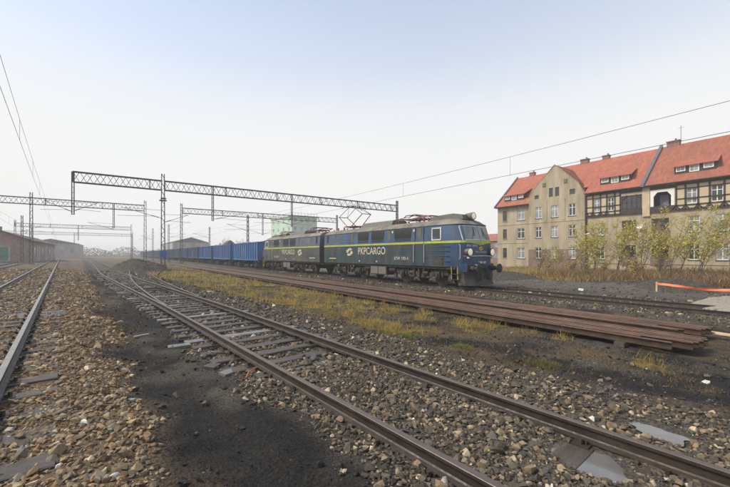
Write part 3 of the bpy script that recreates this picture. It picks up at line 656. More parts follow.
        for yy in (9.6, 7.5):
            mb = MB(); slab_side(mb, s, yy-.05, yy+.05, 1.27, 1.37, .02); mb.build('lamp_socket', 'white_paint', root, local=True)
        for yy in (3.75, 5.8):
            mb = MB(); slab_side(mb, s, yy-.06, yy+.06, 3.2, 3.34, .03); mb.build('marker_plate', 'white_paint', root, local=True)
        # lettering
        rot = (R(90), 0, R(-90 if s < 0 else 90))
        def put_txt(me, yc, zc, nm='lettering'): o = inst(nm, me, root, (s*(BW+.012), yc, zc), rot); return o
        put_txt(T_BIG, 8.15, 2.03); put_txt(number[0], 4.9, 1.55)
        mb = MB(); logo(mb, 10.95 if s < 0 else 10.95, 2.0, .30, lambda u, v: (s*(BW+.014), (2*10.95-u) if s < 0 else u, v)); mb.build('logo', 'letter', root, local=True)
        mb = MB(); slab_side(mb, s, 13.0, 14.1, 1.42, 1.52, .006); mb.build('maintenance_lettering', 'letter_yellow', root, local=True)
        # underframe boxes
        mb = MB(); a, b = sorted((s*.7, s*1.36)); mb.box(a, b, 6.55, 8.4, .42, 1.06); bx = mb.build('battery_box', 'iron_grey', root, local=True)
        mb = MB(); a, b = sorted((s*1.36, s*1.375)); mb.box(a, b, 6.62, 7.43, .48, 1.0); mb.box(a, b, 7.52, 8.33, .48, 1.0); mb.build('box_lid', 'roof_box', bx, local=True)
        mb = MB(); mb.tube([(s*1.1, 5.75, .8), (s*1.1, 6.4, .8)], .2, 12); mb.build('air_tank', 'iron', root, local=True); mb = MB(); mb.tube([(s*1.15, 8.55, .85), (s*1.15, 9.2, .85)], .17, 12); mb.build('air_tank', 'iron', root, local=True)
    mb = MB(); mb.box(-1.38, 1.38, .6, BL, .98, 1.118); mb.build('underframe', 'iron', root, local=True)
    o = inst('lettering', number[1], root, (-.72, front_y(.72, 2.26)-.018, 2.27), (R(90), 0, R(-6)))
    o = inst('lettering', T_SMALL, root, (0, -.016, 1.93), (R(90), 0, 0))
    mb = MB(); logo(mb, 0, 2.13, .11, lambda u, v: (u, front_y(u, v)-.016, v)); mb.build('emblem', 'letter_yellow', root, local=True)
    bogie_proto(root, 3.55, 3.05, .625); bogie_proto(root, 11.45, 3.05, .625)
    # roof gear
    pantograph(root, 12.5, raised); pantograph(root, 4.9, False)
    mb = MB(); mb.prism([(-.75, 3.82), (-.62, 4.14), (-.4, 4.22), (.4, 4.22), (.62, 4.14), (.75, 3.82)], 'y', 6.75, 10.4); mb.build('resistor_cover', 'roof_box', roof, local=True)
    mb = MB()
    for yy in (3.5, 3.9, 6.3, 6.6, 10.7, 11.0, 14.3):
        for s in (-.45, .45): mb.tube([(s, yy, 3.85), (s, yy, 4.08)], .06, 8)
    mb.tube([(.45, 3.5, 4.1), (.45, 14.3, 4.1)], .02, 6); mb.tube([(-.45, 3.5, 4.1), (-.45, 6.6, 4.1)], .02, 6); mb.build('roof_conductor', 'copper', roof, local=True)
    mb = MB(); mb.box(-.95, .95, BL, BL+.45, 1.15, 3.3); mb.build('gangway_bellows', 'iron', root, local=True)
    return root
T_BIG = text_mesh('PKPCARGO', .70, 'letter', .90); T_SMALL = text_mesh('PKP CARGO', .15, 'letter', 1.2, .002)
NUM_A = (text_mesh('ET41 183-A', .27, 'letter', 1.05), text_mesh('ET41 183-A', .17, 'white_paint', .95, .002)); NUM_B = (text_mesh('ET41 183-B', .27, 'letter', 1.05), text_mesh('ET41 183-B', .17, 'white_paint', .95, .002))
LY = 12.3
loco_unit('locomotive', (LOCX, LY, RZ_LOCO), 0, 'leading blue locomotive unit with raised pantograph and round headlights', ('navy', 'blue'), NUM_A, True)
loco_unit('locomotive', (LOCX, LY+2*15.4+.05, RZ_LOCO), pi, 'dirtier grey-blue trailing locomotive unit coupled between leading unit and wagons', ('navy_old', 'blue_old'), NUM_B, False)

# ------------------------------------------------------------------ gondola wagons
WL = 12.3; WPITCH = 12.75
def wagon_proto(m, ribs_single):
    root = bpy.data.objects.new('gondola_wagon', None); COL.objects.link(root)
    mb = MB(); w = 1.42; z0, z1 = 1.18, 3.32; y1 = WL-.55; y0 = .55
    mb.box(-w, w, y0, y1, z0-.14, z0)
    mb.box(-w, -w+.05, y0, y1, z0+.002, z1); mb.box(w-.05, w, y0, y1, z0+.002, z1); mb.box(-w+.05, w-.05, y0, y0+.05, z0+.002, z1); mb.box(-w+.05, w-.05, y1-.05, y1, z0+.002, z1)
    mb.build('body', m, root, local=True)
    mb = MB()
    for s in (-1, 1):
        a, b = sorted((s*w, s*(w+.07))); mb.box(a-.0, b, y0-.03, y1+.03, z1-.02, z1+.11); mb.box(a, b, y0-.03, y1+.03, z0-.16, z0+.02)
    mb.box(-w, w, y0-.06, y0-.003, z1-.02, z1+.11); mb.box(-w, w, y1+.003, y1+.06, z1-.02, z1+.11); mb.build('top_rail', m, root, local=True)
    rm = MB(); rm.box(-.035, .04, -.06, .06, z0+.02, z1-.022); rm.box(.04, .055, -.035, .035, z0+.1, z1-.1); me = rm.mesh('rib', m)
    ys = np.linspace(y0+.1, y1-.1, 13)
    if ribs_single:
        for s in (-1, 1):
            for y in ys: inst('rib', me, root, (s*(w+.04), y, 0), (0, 0, 0 if s > 0 else pi))
    else:
        for s in (-1, 1):
            rm = MB()
            for y in ys: a, b = sorted((s*w, s*(w+.085))); rm.box(a, b, y-.06, y+.06, z0+.02, z1-.022)
            rm.build('side_ribs', m, root, local=True)
    for s in (-1, 1):
        mb = MB()
        yd = (y0+y1)/2; a, b = sorted((s*(w+.002), s*(w+.03))); mb.box(a, b, yd-.9, yd-.02, z0+.1, z1-.4); mb.box(a, b, yd+.02, yd+.9, z0+.1, z1-.4); mb.build('side_door', m, root, local=True)
    mb = MB(); mb.box(-.25, .25, .3, WL-.3, .85, z0-.15); mb.box(-1.25, 1.25, y0-.05, y0+.12, .85, z0-.142); mb.box(-1.25, 1.25, y1-.12, y1+.05, .85, z0-.142); mb.build('underframe', 'iron', root, local=True)
    buffers(root, y0-.05, -1); buffers(root, y1+.05, 1)
    bogie_proto(root, 2.3, 1.8, .46, False); bogie_proto(root, WL-2.3, 1.8, .46, False)
    return root
wp = wagon_proto('wagon_blue', True); wg = wagon_proto('wagon_grey', False)
WY = LY+2*15.4+.05+.75; COALED = (0, 1, 4, 6)
rngc = random.Random(3)
for i in range(17):
    blue = i < 3; src = wp if blue else wg
    o = src if i in (0, 3) else copy_tree(src); o.location = (LOCX, WY+i*WPITCH, RZ_LOCO)
    lab = ('bright blue open gondola wagon, %s behind the locomotive' % ORD[i]) if blue else ('dull blue-grey open gondola wagon fading into haze, %s in the train' % ORD[i])
    tag(o, lab, 'wagon', 'open gondola wagons of the freight train')
    if i in COALED:
        ny, nx = 26, 7; X, Y = np.meshgrid(np.linspace(-1.36, 1.36, nx), np.linspace(.62, WL-.62, ny), indexing='ij')
        H = 3.0+.36*(1-(X/1.36)**2)*(.35+1.3*vnoise(X+i*31, Y, .55, 9))+.12*vnoise(X+i*7, Y, 2.2, 4)
        V = np.stack([X, Y, H], -1).reshape(-1, 3); idx = np.arange(nx*ny).reshape(nx, ny); F = np.stack([idx[:-1, :-1], idx[1:, :-1], idx[1:, 1:], idx[:-1, 1:]], -1).reshape(-1, 4)
        c = inst('coal_load', np_mesh('coal_load', V, F, 'coal'), None, (LOCX, WY+i*WPITCH, RZ_LOCO)); tag(c, 'heap of black coal filling the %s wagon of the train' % ORD[i], 'coal', 'coal loads in the wagons')

# ------------------------------------------------------------------ catenary
def lattice_post(mb, x, y, z0, z1, w0=.42, w1=.30, lace=.55):
    c = lambda t: (w0+(w1-w0)*t)/2
    for sx in (-1, 1):
        for sy in (-1, 1): mb.bar((x+sx*c(0), y+sy*c(0)*.7, z0), (x+sx*c(1), y+sy*c(1)*.7, z1), .075)
    n = int((z1-z0)/lace)
    for i in range(n):
        ta, tb = i/n, (i+1)/n; za, zb = z0+(z1-z0)*ta, z0+(z1-z0)*tb; s = 1 if i % 2 else -1
        for sy in (-1, 1): mb.bar((x-s*c(ta), y+sy*c(ta)*.7, za), (x+s*c(tb), y+sy*c(tb)*.7, zb), .035)
        for sx in (-1, 1): mb.bar((x+sx*c(ta), y-s*c(ta)*.7, za), (x+sx*c(tb), y+s*c(tb)*.7, zb), .035)
def cantilever(parent, x, y, z, dx, mname='steel_post'):
    mb = MB(); mb.tube([(x, y, z), (x+dx*.9, y, z+1.05)], .028, 6); mb.tube([(x, y, z+1.0), (x+dx*.95, y, z+1.08)], .02, 6); mb.tube([(x+dx*.2, y, z+.22), (x+dx*1.05, y, z+.1)], .02, 6)
    c = mb.build('cantilever_arm', mname, parent)
    mb = MB()
    for k in range(5): q = .08+.035*k; mb.tube([(x+dx*q, y, z+1.05*q/.9), (x+dx*(q+.015), y, z+1.05*(q+.015)/.9), (x+dx*(q+.03), y, z+1.05*(q+.03)/.9)], [.035, .065, .035], 8)
    mb.build('insulator', 'insulator', c)
def gantry(y, posts, spans, zt, zb, label, drops=(), fine=True, zg=0., m='steel_post', caps=.9):
    root = thing('catenary_gantry', (posts[0][0], y, zg), label, 'gantry', 'overhead line gantries across the yard')
    for px, zbase in posts:
        mb = MB(); lattice_post(mb, px, y, zbase, zt+caps, lace=.55 if fine else 1.1); p = mb.build('post', m, root)
        mb = MB(); mb.box(px-.4, px+.4, y-.35, y+.35, zbase-.6, zbase+.18); mb.build('footing', 'sleeper_concrete', root)
    for xa, xb in spans:
        for z in (zt, zb):
            for dy in (-.26, .26):
                mb = MB(); mb.bar((xa, y+dy, z), (xb, y+dy, z), .10); mb.build('chord', m, root)
        n = max(2, int(round((xb-xa)/1.25))); st = (xb-xa)/n; hh = zt-zb
        bm_ = MB(); bm_.bar((0, -.26, 0), (st/2, -.26, hh), .05); bm_.bar((st/2, -.26, hh), (st, -.26, 0), .05); bm_.bar((0, .26, hh), (st/2, .26, 0), .045); bm_.bar((st/2, .26, 0), (st, .26, hh), .045)
        me = bm_.mesh('brace', m)
        for i in range(n): inst('brace', me, root, (xa+i*st-root.location.x, 0, zb-root.location.z))
        for i in range(0, n+1, 6):
            mb = MB(); q = xa+i*st; mb.bar((q, y-.26, zb), (q, y-.26, zt), .07); mb.bar((q, y+.26, zb), (q, y+.26, zt), .07); mb.bar((q, y-.26, zt+.03), (q, y+.26, zt+.03), .06); mb.build('upright', m, root)
    for (dx, z0, arms) in drops:
        mb = MB(); mb.bar((dx-.1, y, z0), (dx-.1, y, zt), .06, .1); mb.bar((dx+.1, y, z0), (dx+.1, y, zt), .06, .1)
        for z in np.arange(z0+.05, zt, .6): mb.bar((dx-.1, y, z), (dx+.1, y, z), .05)
        mb.build('drop_post', m, root)
        for az, adx in arms: cantilever(root, dx, y, az, adx, m)
    return root
g1 = gantry(51.4, [(5.4, .25), (44.1, -.2)], [(-3.4, 5.2), (5.6, 43.9)], 10.9, 9.75, 'nearest lattice gantry spanning the train, with a blue plate on its post',
       [(-3.4, 6.1, ((6.4, -2.6), (6.5, 2.4))), (11.3, 6.2, ((6.4, 4.6),)), (22.8, 5.9, ((6.2, -5.6), (6.2, 3.2)))], zg=.25)
mb = MB(); mb.box(5.02, 5.78, 51.0, 51.03, 1.35, 2.05); mb.build('blue_plate', 'sign_blue', g1)
mb = MB(); mb.box(5.1, 5.7, 50.95, 51.0, 8.55, 8.75); mb.box(5.0, 5.8, 51.1, 51.7, 8.4, 8.5); mb.build('bracket_collar', 'steel_post', g1); cantilever(g1, 5.3, 51.4, 6.2, -4.4); cantilever(g1, 5.5, 51.4, 5.7, 3.0)
gantry(79, [(5.35, .0), (-10.5, .0), (-24, 0)], [(-24, 5.2)], 10.9, 9.85, 'second gantry, left of the train, over the left tracks', [(.5, 6.4, ((6.2, -4.0),))], zg=0)
gantry(79, [(11.5, -.2), (47.5, -.2)], [(11.7, 47.3)], 10.9, 9.85, 'second gantry over the train, its truss behind the trailing locomotive unit', [(28, 6, ((6.2, -4), (6.2, 3.)))], zg=-.2)
gantry(140, [(-22, 0), (5.6, 0)], [(-22, 5.5)], 10.6, 9.6, 'third, fainter gantry far down the left tracks', [(-8, 6, ())], fine=False)
gantry(188, [(-34, 0), (8, 0)], [(-34, 7.8)], 10.6, 9.6, 'farthest, faintest gantry down the left tracks', [(-12, 6, ())], fine=False)
def mast(x, y, z0, h, arms, label):
    root = thing('catenary_mast', (x, y, z0), label, 'mast', 'single catenary masts'); mb = MB(); lattice_post(mb, x, y, z0, z0+h, .36, .24, .8); mb.build('post', 'steel_post', root)
    mb = MB(); mb.box(x-.35, x+.35, y-.3, y+.3, z0-.6, z0+.15); mb.build('footing', 'sleeper_concrete', root)
    for az, dx in arms: cantilever(root, x, y, az, dx)
mast(20.6, 66, -.3, 9.2, ((6.0, -4.),), 'single mast behind the second and third blue wagons')
mast(12.2, 104, -.2, 9.6, ((6.0, 4.3),), 'single mast beside the dull blue-grey wagons, right of the farther posts')
mast(10.2, 122, -.2, 9.6, ((6.0, -3.3),), 'single mast standing left of the far dull wagons')
mast(21.2, 100, -.3, 9.2, ((6.0, -4.4),), 'single mast behind the first dull blue-grey wagons')
mast(6.8, 165, -.1, 9.6, (), 'farthest thin single mast beside the end of the train')
mast(-13.5, 92, 0, 9.0, ((6., 3.),), 'single mast in front of the brick shed gable')
mast(-15.5, 118, 0, 8.5, (), 'single mast beside the long wall of the brick shed')
def wire(pts, r, name, label, cat='wire', grp='overhead wires', m='wire'):
    mb = MB(); mb.tube(pts, r, 5); return tag(mb.build(name, m), label, cat, grp)
def catenary(xf, ys, zc, zm, sag, who, drop=8.0, rc=.010):
    r_ = thing('overhead_line', (float(xf(ys[0])), ys[0], zc), 'overhead contact and messenger wires %s' % who, 'wire', 'overhead wires')
    P, Q = [], []; d = MB()
    for a, b in zip(ys[:-1], ys[1:]):
        for t in np.linspace(0, 1, 13)[:-1]:
            y = a+(b-a)*t; x = float(xf(y)); P.append((x, y, zc)); Q.append((x, y, zm-sag*4*t*(1-t)))
        n = int((b-a)/drop)
        for k in range(1, n):
            t = k/n; y = a+(b-a)*t; x = float(xf(y)); d.bar((x, y, zc), (x, y, zm-sag*4*t*(1-t)), .008)
    mb = MB(); mb.tube(P, rc, 5); mb.build('contact_wire', 'wire', r_); mb = MB(); mb.tube(Q, rc*.9, 5); mb.build('messenger_wire', 'wire', r_); d.build('dropper', 'wire', r_)
catenary(lambda y: LOCX+.0*y, [-14, 51.4, 79, 140, 190], 5.70, 7.05, .45, 'above the blue train')
catenary(lambda y: left_c(y)+.1, [-14, 51.4, 79, 140, 190], 6.0, 7.3, .5, 'above the left track', rc=.006)
catenary(lambda y: left_c(y)-4.4, [20, 79, 140, 190], 6.0, 7.3, .5, 'above the outermost left track')
catenary(lambda y: 8.5+0*y, [51.4, 79, 140, 190], 6.0, 7.3, .5, 'running from the nearest gantry left of the train')

# ------------------------------------------------------------------ apartment house behind the train
BX = 50.0; BZ = -.4
house = thing('apartment_house', (BX, 21, BZ), 'long beige apartment house with red tiled roof, gable and half-timbered storey', 'building')
def wall_grid(mb, xf, y0, y1, zb, top, ops, rev=.16, extra=()):
    topf = top if callable(top) else (lambda y: top)
    ycut = sorted(set([round(v, 4) for v in [y0, y1, *extra]+[o[0] for o in ops]+[o[1] for o in ops] if y0 <= v <= y1]))
    zc = sorted(set([round(v, 4) for v in [zb]+[o[2] for o in ops]+[o[3] for o in ops]]))
    for ya, yb in zip(ycut[:-1], ycut[1:]):
        ym = (ya+yb)/2; ta, tb = topf(ya+1e-6), topf(yb-1e-6)
        lv = [z for z in zc if z < min(ta, tb)-.01]
        for i, za in enumerate(lv):
            last = i == len(lv)-1; z1a, z1b = (ta, tb) if last else (lv[i+1],)*2; zm = za+.01
            if any(o[0] <= ym <= o[1] and o[2] <= zm <= o[3]-.005 for o in ops): continue
            mb.add([(xf, ya, za), (xf, yb, za), (xf, yb, z1b), (xf, ya, z1a)], [(0, 1, 2, 3)])
    for a, b, c, d in ops:
        mb.add([(xf, a, c), (xf, b, c), (xf, b, d), (xf, a, d), (xf+rev, a, c), (xf+rev, b, c), (xf+rev, b, d), (xf+rev, a, d)], [(0, 1, 5, 4), (1, 2, 6, 5), (2, 3, 7, 6), (3, 0, 4, 7)])
wi = 0
def window(xf, op, parent=house, frame='window_white', split=True, sill=True, fw=.075, transom=True, dark=False):
    global wi; wi += 1
    a, b, c, d = op; x0, x1 = xf+.09, xf+.15; mb = MB()
    mb.box(x0, x1, a, a+fw, c, d); mb.box(x0, x1, b-fw, b, c, d); mb.box(x0, x1, a+fw, b-fw, c, c+fw); mb.box(x0, x1, a+fw, b-fw, d-fw, d)
    if split: mb.box(x0-.01, x1, (a+b)/2-.04, (a+b)/2+.04, c+fw, d-fw)
    if transom: mb.box(x0-.006, x1, a+fw, b-fw, c+(d-c)*.68-.03, c+(d-c)*.68+.03)
    w = mb.build('window', frame, parent)
    mb = MB(); mb.box(x0+.025, x0+.04, a+fw, b-fw, c+fw, d-fw); mb.build('pane', ('glass', 'curtain_glass', 'glass', 'curtain_glass', 'curtain_glass')[wi % 5] if not dark else 'glass', w)
    if sill: mb = MB(); mb.box(xf-.08, xf+.10, a-.06, b+.06, c-.07, c-.003); mb.build('window_sill', 'zinc' if not dark else 'render', w)
def eave_z(x): return 9.35+(x-49.5)*.86
RX, RZ = 56.0, 14.93
rows = ((1.1, 2.66), (4.05, 5.57), (6.8, 8.38))
# left wing
ops = [(31.95, 32.95, *r) for r in rows]; ops2 = [(29.35, 30.55, *r) for r in rows]
ops = [(32.25, 32.95, *r) for r in rows]
mb = MB(); wall_grid(mb, BX, 28.5, 33.85, BZ, 9.05, ops+ops2)
for r_ in (3.35, 6.15): mb.box(BX-.05, BX+.003, 28.52, 33.84, r_, r_+.14)
mb.add([(BX, 33.85, BZ), (62, 33.85, BZ), (62, 33.85, 9.05), (56, 33.85, 14.4), (BX, 33.85, 9.05)], [(0, 1, 2, 3, 4)])
mb.build('wall', 'render', house)
for o in ops: window(BX, o, split=False, frame='vent', dark=True)
for o in ops2: window(BX, o)
# gable bay
GX = 49.62
gp = [(20.95, 9.1), (21.2, 9.9), (21.8, 11.0), (24.77, 13.9), (27.75, 11.0), (28.3, 9.9), (28.5, 9.1)]
gtop = lambda y: float(np.interp(y, [p[0] for p in gp], [p[1] for p in gp]))
go = [(a, b, *r) for r in rows for a, b in ((26.6, 27.5), (24.35, 25.25), (22.05, 22.95))]
ga = [(27.0, 27.6, 9.55, 10.1), (25.0, 25.55, 9.6, 10.85), (24.15, 24.7, 9.6, 10.85), (22.1, 22.8, 9.6, 10.3)]
mb = MB(); wall_grid(mb, GX, 20.95, 28.5, 2.35, gtop, [(a, b, max(c, 2.36), d) for a, b, c, d in go]+ga, extra=[p[0] for p in gp])
mb.add([(GX, 28.5, BZ), (BX+.2, 28.5, BZ), (BX+.2, 28.5, 9.1), (GX, 28.5, 9.1)], [(0, 1, 2, 3)]); mb.add([(GX, 20.95, BZ), (BX+.2, 20.95, BZ), (BX+.2, 20.95, 9.1), (GX, 20.95, 9.1)], [(0, 1, 2, 3)])
mb.box(GX-.05, GX+.003, 20.97, 28.48, 6.12, 6.24)
for yy in (26.05, 23.6): mb.box(GX-.045, GX+.003, yy-.22, yy+.22, 6.3, 9.2)
mb.build('gable_wall', 'render', house)
mb = MB(); wall_grid(mb, GX-.03, 20.93, 28.52, BZ, 2.36, [(a, b, c, 2.36) for a, b, c, d in go[:3]], rev=.03); mb.build('brick_plinth', 'plinth_brick', house)
for yy, zz in ((26.2, 11.4), (23.3, 11.5)):
    mb = MB(); mb.box(GX-.05, GX+.003, yy-.22, yy+.22, zz-.28, zz+.28); mb.box(GX-.08, GX-.05, yy-.12, yy+.12, zz-.2, zz+.2); mb.build('ornament', 'vent', house)
for o in go: window(GX, o)
for o in ga: window(GX, o, split=False, transom=False, frame='vent', sill=False, dark=True)
# right wing below the timbered storey
YR = -9.0
ro = [(18.85, 19.75, *r) for r in rows[:2]]+[(a, b, *r) for r in ((1.1, 2.75), (4.05, 5.75)) for a, b in ((10.0, 10.95), (7.85, 8.8), (4.6, 5.5), (2.4, 3.3), (-.6, .3), (-3, -2.1))]
lo_ = [(12.55, 14.1, 4.1, 5.7), (15.6, 17.0, 4.1, 5.7), (12.55, 14.1, 1.15, 2.75), (15.6, 17.0, 1.15, 2.75)]
mb = MB(); wall_grid(mb, BX, YR, 20.95, BZ, 6.4, ro+lo_, rev=.16); mb.box(BX-.06, BX+.003, YR, 20.94, .55, .68); mb.build('wall', 'render', house)
for o in ro: window(BX, o)
for o in lo_:       # loggias: recess, back wall with window, brick parapet
    a, b, c, d = o; mb = MB(); mb.add([(BX+.16, a, c), (BX+.16, b, c), (BX+.16, b, d), (BX+.16, a, d), (BX+1.1, a, c), (BX+1.1, b, c), (BX+1.1, b, d), (BX+1.1, a, d)], [(0, 1, 5, 4), (1, 2, 6, 5), (2, 3, 7, 6), (3, 0, 4, 7), (4, 5, 6, 7)]); lg = mb.build('loggia', 'plaster', house)
    mb = MB(); mb.box(BX-.07, BX+.08, a-.1, b+.1, c-.75, c+.22); mb.build('loggia_parapet', 'plinth_brick', lg)
    mb = MB(); mb.box(BX+1.04, BX+1.09, a+.25, a+1.0, c+.1, d-.1); mb.build('loggia_door', 'glass', lg)
# timbered storey: plaster skin, timbers as pieces
TX = BX-.14; tz0, tz1 = 6.4, 9.35
tw = [(19.3, 20.0, 7.0, 8.6), (17.75, 18.45, 7.0, 8.6), (10.2, 11.05, 7.05, 8.75), (8.25, 9.15, 7.05, 8.75), (5.0, 5.9, 7.05, 8.75), (3, 3.9, 7.05, 8.75), (.2, 1.1, 7.05, 8.75)]
big = [(14.95, 17.0, 7.0, 8.62), (12.05, 14.15, 7.0, 8.85)]
mb = MB(); wall_grid(mb, TX, YR, 20.94, tz0, tz1, tw+big, rev=.2); mb.add([(TX, YR, tz0), (TX, 20.94, tz0), (BX+.02, 20.94, tz0), (BX+.02, YR, tz0)], [(0, 1, 2, 3)]); mb.add([(TX, 20.94, tz0), (BX, 20.94, tz0), (BX, 20.94, tz1), (TX, 20.94, tz1)], [(0, 1, 2, 3)]); mb.build('upper_wall', 'plaster', house)
for o in tw: window(TX, o, sill=False)
def timber(y0, z0, y1, z1, w=.17):
    mb = MB(); a = (TX-.025, y0, z0); b = (TX-.025, y1, z1); mb.bar(a, b, .08 if abs(z1-z0) < .01 else w, w if abs(z1-z0) < .01 else .08) if False else None
    dy, dz = y1-y0, z1-z0; l = math.hypot(dy, dz); ny, nz = -dz/l*w/2, dy/l*w/2
    P = [(y0+ny, z0+nz), (y1+ny, z1+nz), (y1-ny, z1-nz), (y0-ny, z0-nz)]
    MB.prism(mb, P, 'x', TX-.05, TX+.02); return mb.build('timber', 'timber', house)
segs = [(20.9, 17.02), (11.95, YR)]
for ya, yb in segs:
    for z, w in ((9.2, .22), (8.72, .12), (7.62, .12), (6.93, .15), (6.5, .2)):
        timber(ya, z, yb, z, w)
verts = [20.82, 20.08, 19.22, 18.53, 17.67, 17.1]+[11.9, 11.13, 10.12, 9.24, 8.17, 7.2, 5.98, 4.92, 3.98, 2.92, 1.2, .1, -1.5, -3.2, -5]
for yy in verts: timber(yy, 6.45, yy, 9.2, .15)
for yy in verts:     # curved braces at the foot of the storey, each a short raker
    if yy > 18 or yy < 12: timber(yy-.32, 6.5, yy, 6.95, .12); timber(yy+.32, 6.5, yy, 6.95, .12)
# timber-framed glazed loggia and the white-arched loggia
mb = MB(); xg = TX+.05
for k in range(5): yy = 15.0+1.95*k/4; mb.box(xg, xg+.08, yy-.05, yy+.05, 7.0, 8.6)
mb.box(xg, xg+.08, 15, 17, 7.02, 7.1); mb.box(xg, xg+.08, 15, 17, 7.75, 7.83); mb.box(xg, xg+.08, 15, 17, 8.5, 8.6); lg = mb.build('glazed_loggia', 'timber', house)
mb = MB(); mb.box(xg+.02, xg+.035, 14.97, 16.98, 7.0, 8.6); mb.build('pane', 'glass', lg)
for yc, s in ((15.1, 1), (16.9, -1)): timber(yc, 8.2, yc+s*.45, 8.65, .14)
for ya, yb in ((14.93, 17.02), (12.0, 14.2)): timber(ya, 6.72, yb, 6.72, .62); timber(ya, 9.1, yb, 9.1, .34)
mb = MB(); mb.box(TX-.06, TX+.1, 14.22, 14.9, 6.0, 9.2); mb.build('pillar', 'plaster', house)
a, b, c, d = big[1]; n = 8; mb = MB()
outer = [(a, c), (a, d), (b, d), (b, c)]; arch = [(b-.28, c), (b-.28, d-.7), (b-.62, d-.25), (a+.62, d-.25), (a+.28, d-.7), (a+.28, c)]
for P in ([(a, c), (a+.28, c), (a+.28, d-.7), (a, d-.7)], [(b-.28, c), (b, c), (b, d-.7), (b-.28, d-.7)], [(a, d-.7), (a+.28, d-.7), (a+.62, d-.25), (a+.62, d), (a, d)], [(b, d-.7), (b, d), (b-.62, d), (b-.62, d-.25), (b-.28, d-.7)], [(a+.62, d-.25), (b-.62, d-.25), (b-.62, d), (a+.62, d)]): mb.prism(P, 'x', TX-.03, TX+.12)
wl = mb.build('arched_loggia', 'window_white', house)
mb = MB(); mb.add([(TX+.2, a, c), (TX+.2, b, c), (TX+.2, b, d), (TX+.2, a, d), (TX+1.3, a, c), (TX+1.3, b, c), (TX+1.3, b, d), (TX+1.3, a, d)], [(0, 1, 5, 4), (1, 2, 6, 5), (2, 3, 7, 6), (3, 0, 4, 7), (4, 5, 6, 7)]); mb.build('loggia_recess', 'dark_room', wl)
mb = MB(); mb.box(TX+.9, TX+.95, a+.7, a+1.5, c, d-.5); mat('lilac', (.17, .15, .24), .7); mb.build('loggia_door', 'lilac', wl)
# roofs: courses of tiles as stepped strips
def tile_slope(mb, xa, za, xb, zb, ya, yb, n=34, step=.035):
    for i in range(n):
        t0, t1 = i/n, (i+1)/n; x0, x1 = xa+(xb-xa)*t0, xa+(xb-xa)*t1; z0, z1 = za+(zb-za)*t0, za+(zb-za)*t1; j = random.uniform(-.008, .008)
        fya = ya(t0) if callable(ya) else ya; fyb = yb(t0) if callable(yb) else yb
        mb.add([(x0, fya, z0+step+j), (x0, fyb, z0+step+j), (x1, fyb, z1+.004), (x1, fya, z1+.004), (x0, fya, z0-.01), (x0, fyb, z0-.01)], [(0, 1, 2, 3), (4, 5, 1, 0)])
mb = MB(); tile_slope(mb, 49.55, 9.0, RX, 14.5, 28.52, 34.05, 36); mb.add([(RX, 28.3, 14.5), (RX, 34.05, 14.5), (62.4, 34.05, 9), (62.4, 28.3, 9)], [(0, 1, 2, 3)]); mb.add([(49.55, 34.05, 8.9), (49.55, 34.05, 9.0), (RX, 34.05, 14.52), (62.4, 34.05, 9.0), (62.4, 34.05, 8.9)], [(0, 1, 2, 3, 4)]); r1 = mb.build('roof', 'tile', house)
mb = MB(); tile_slope(mb, 49.4, 9.42, RX, RZ, 14.75, 20.93, 38); tile_slope(mb, 50.6, 10.42, RX, RZ, 20.93, 28.3, 31); mb.add([(RX, 14.75, RZ), (RX, 28.3, RZ), (62.4, 28.3, 9), (62.4, 14.75, 9)], [(0, 1, 2, 3)]); mb.add([(49.6, 28.3, 9.3), (RX, 28.3, RZ), (RX, 28.3, 14.0), (50.2, 28.3, 9.0)], [(0, 1, 2, 3)]); mb.build('roof', 'tile', house)
mb = MB(); tile_slope(mb, 49.4, 9.42, RX, RZ+.05, YR, 14.7, 38); mb.add([(RX, YR, RZ+.05), (RX, 14.7, RZ+.05), (62.4, 14.7, 9), (62.4, YR, 9)], [(0, 1, 2, 3)]); r3 = mb.build('roof', 'tile_old', house)
for ya, yb, z in ((28.52, 34.05, 8.98), (YR, 20.9, 9.4)):
    mb = MB(); mb.tube([(49.42, ya, z), (49.42, yb, z)], .085, 8); mb.build('gutter', 'timber', house)
mb = MB(); mb.prism([(49.3, 9.35), (49.3, 9.62), (RX, RZ+.35), (RX, RZ)], 'y', 14.62, 14.95); mb.build('fire_wall', 'zinc', house)
mb = MB(); mb.prism([(49.5, 8.9), (49.5, 9.2), (RX, 14.75), (RX, 14.45)], 'y', 34.0, 34.2); mb.build('verge', 'zinc', house)
# cross roof behind the gable
mb = MB(); q = [(y, z+.05) for y, z in gp]
for (ya, za), (yb, zb) in zip(q[:-1], q[1:]):
    k = max(1, int(math.hypot(yb-ya, zb-za)/.28))
    for i in range(k):
        A = (ya+(yb-ya)*i/k, za+(zb-za)*i/k); B = (ya+(yb-ya)*(i+1)/k, za+(zb-za)*(i+1)/k); u = .03 if zb > za else 0; v_ = 0 if zb > za else .03
        mb.add([(GX-.02, A[0], A[1]+u), (RX-.5, A[0], A[1]+u), (RX-.5, B[0], B[1]+v_), (GX-.02, B[0], B[1]+v_)], [(0, 1, 2, 3)])
mb.build('cross_roof', 'tile_old', house)
mb = MB()
for (ya, za), (yb, zb) in zip(q[:-1], q[1:]): mb.bar((GX+.06, ya, za+.03), (GX+.06, yb, zb+.03), .2, .07)
mb.build('gable_coping', 'render', house)
mb = MB(); mb.tube([(BX-.1, 20.86, BZ), (BX-.1, 20.86, 9.0)], .06, 8); mb.build('downpipe', 'timber', house)
mb = MB(); mb.tube([(BX-.1, 28.62, BZ), (BX-.1, 28.62, 9.0)], .05, 8); mb.build('downpipe', 'zinc', house)
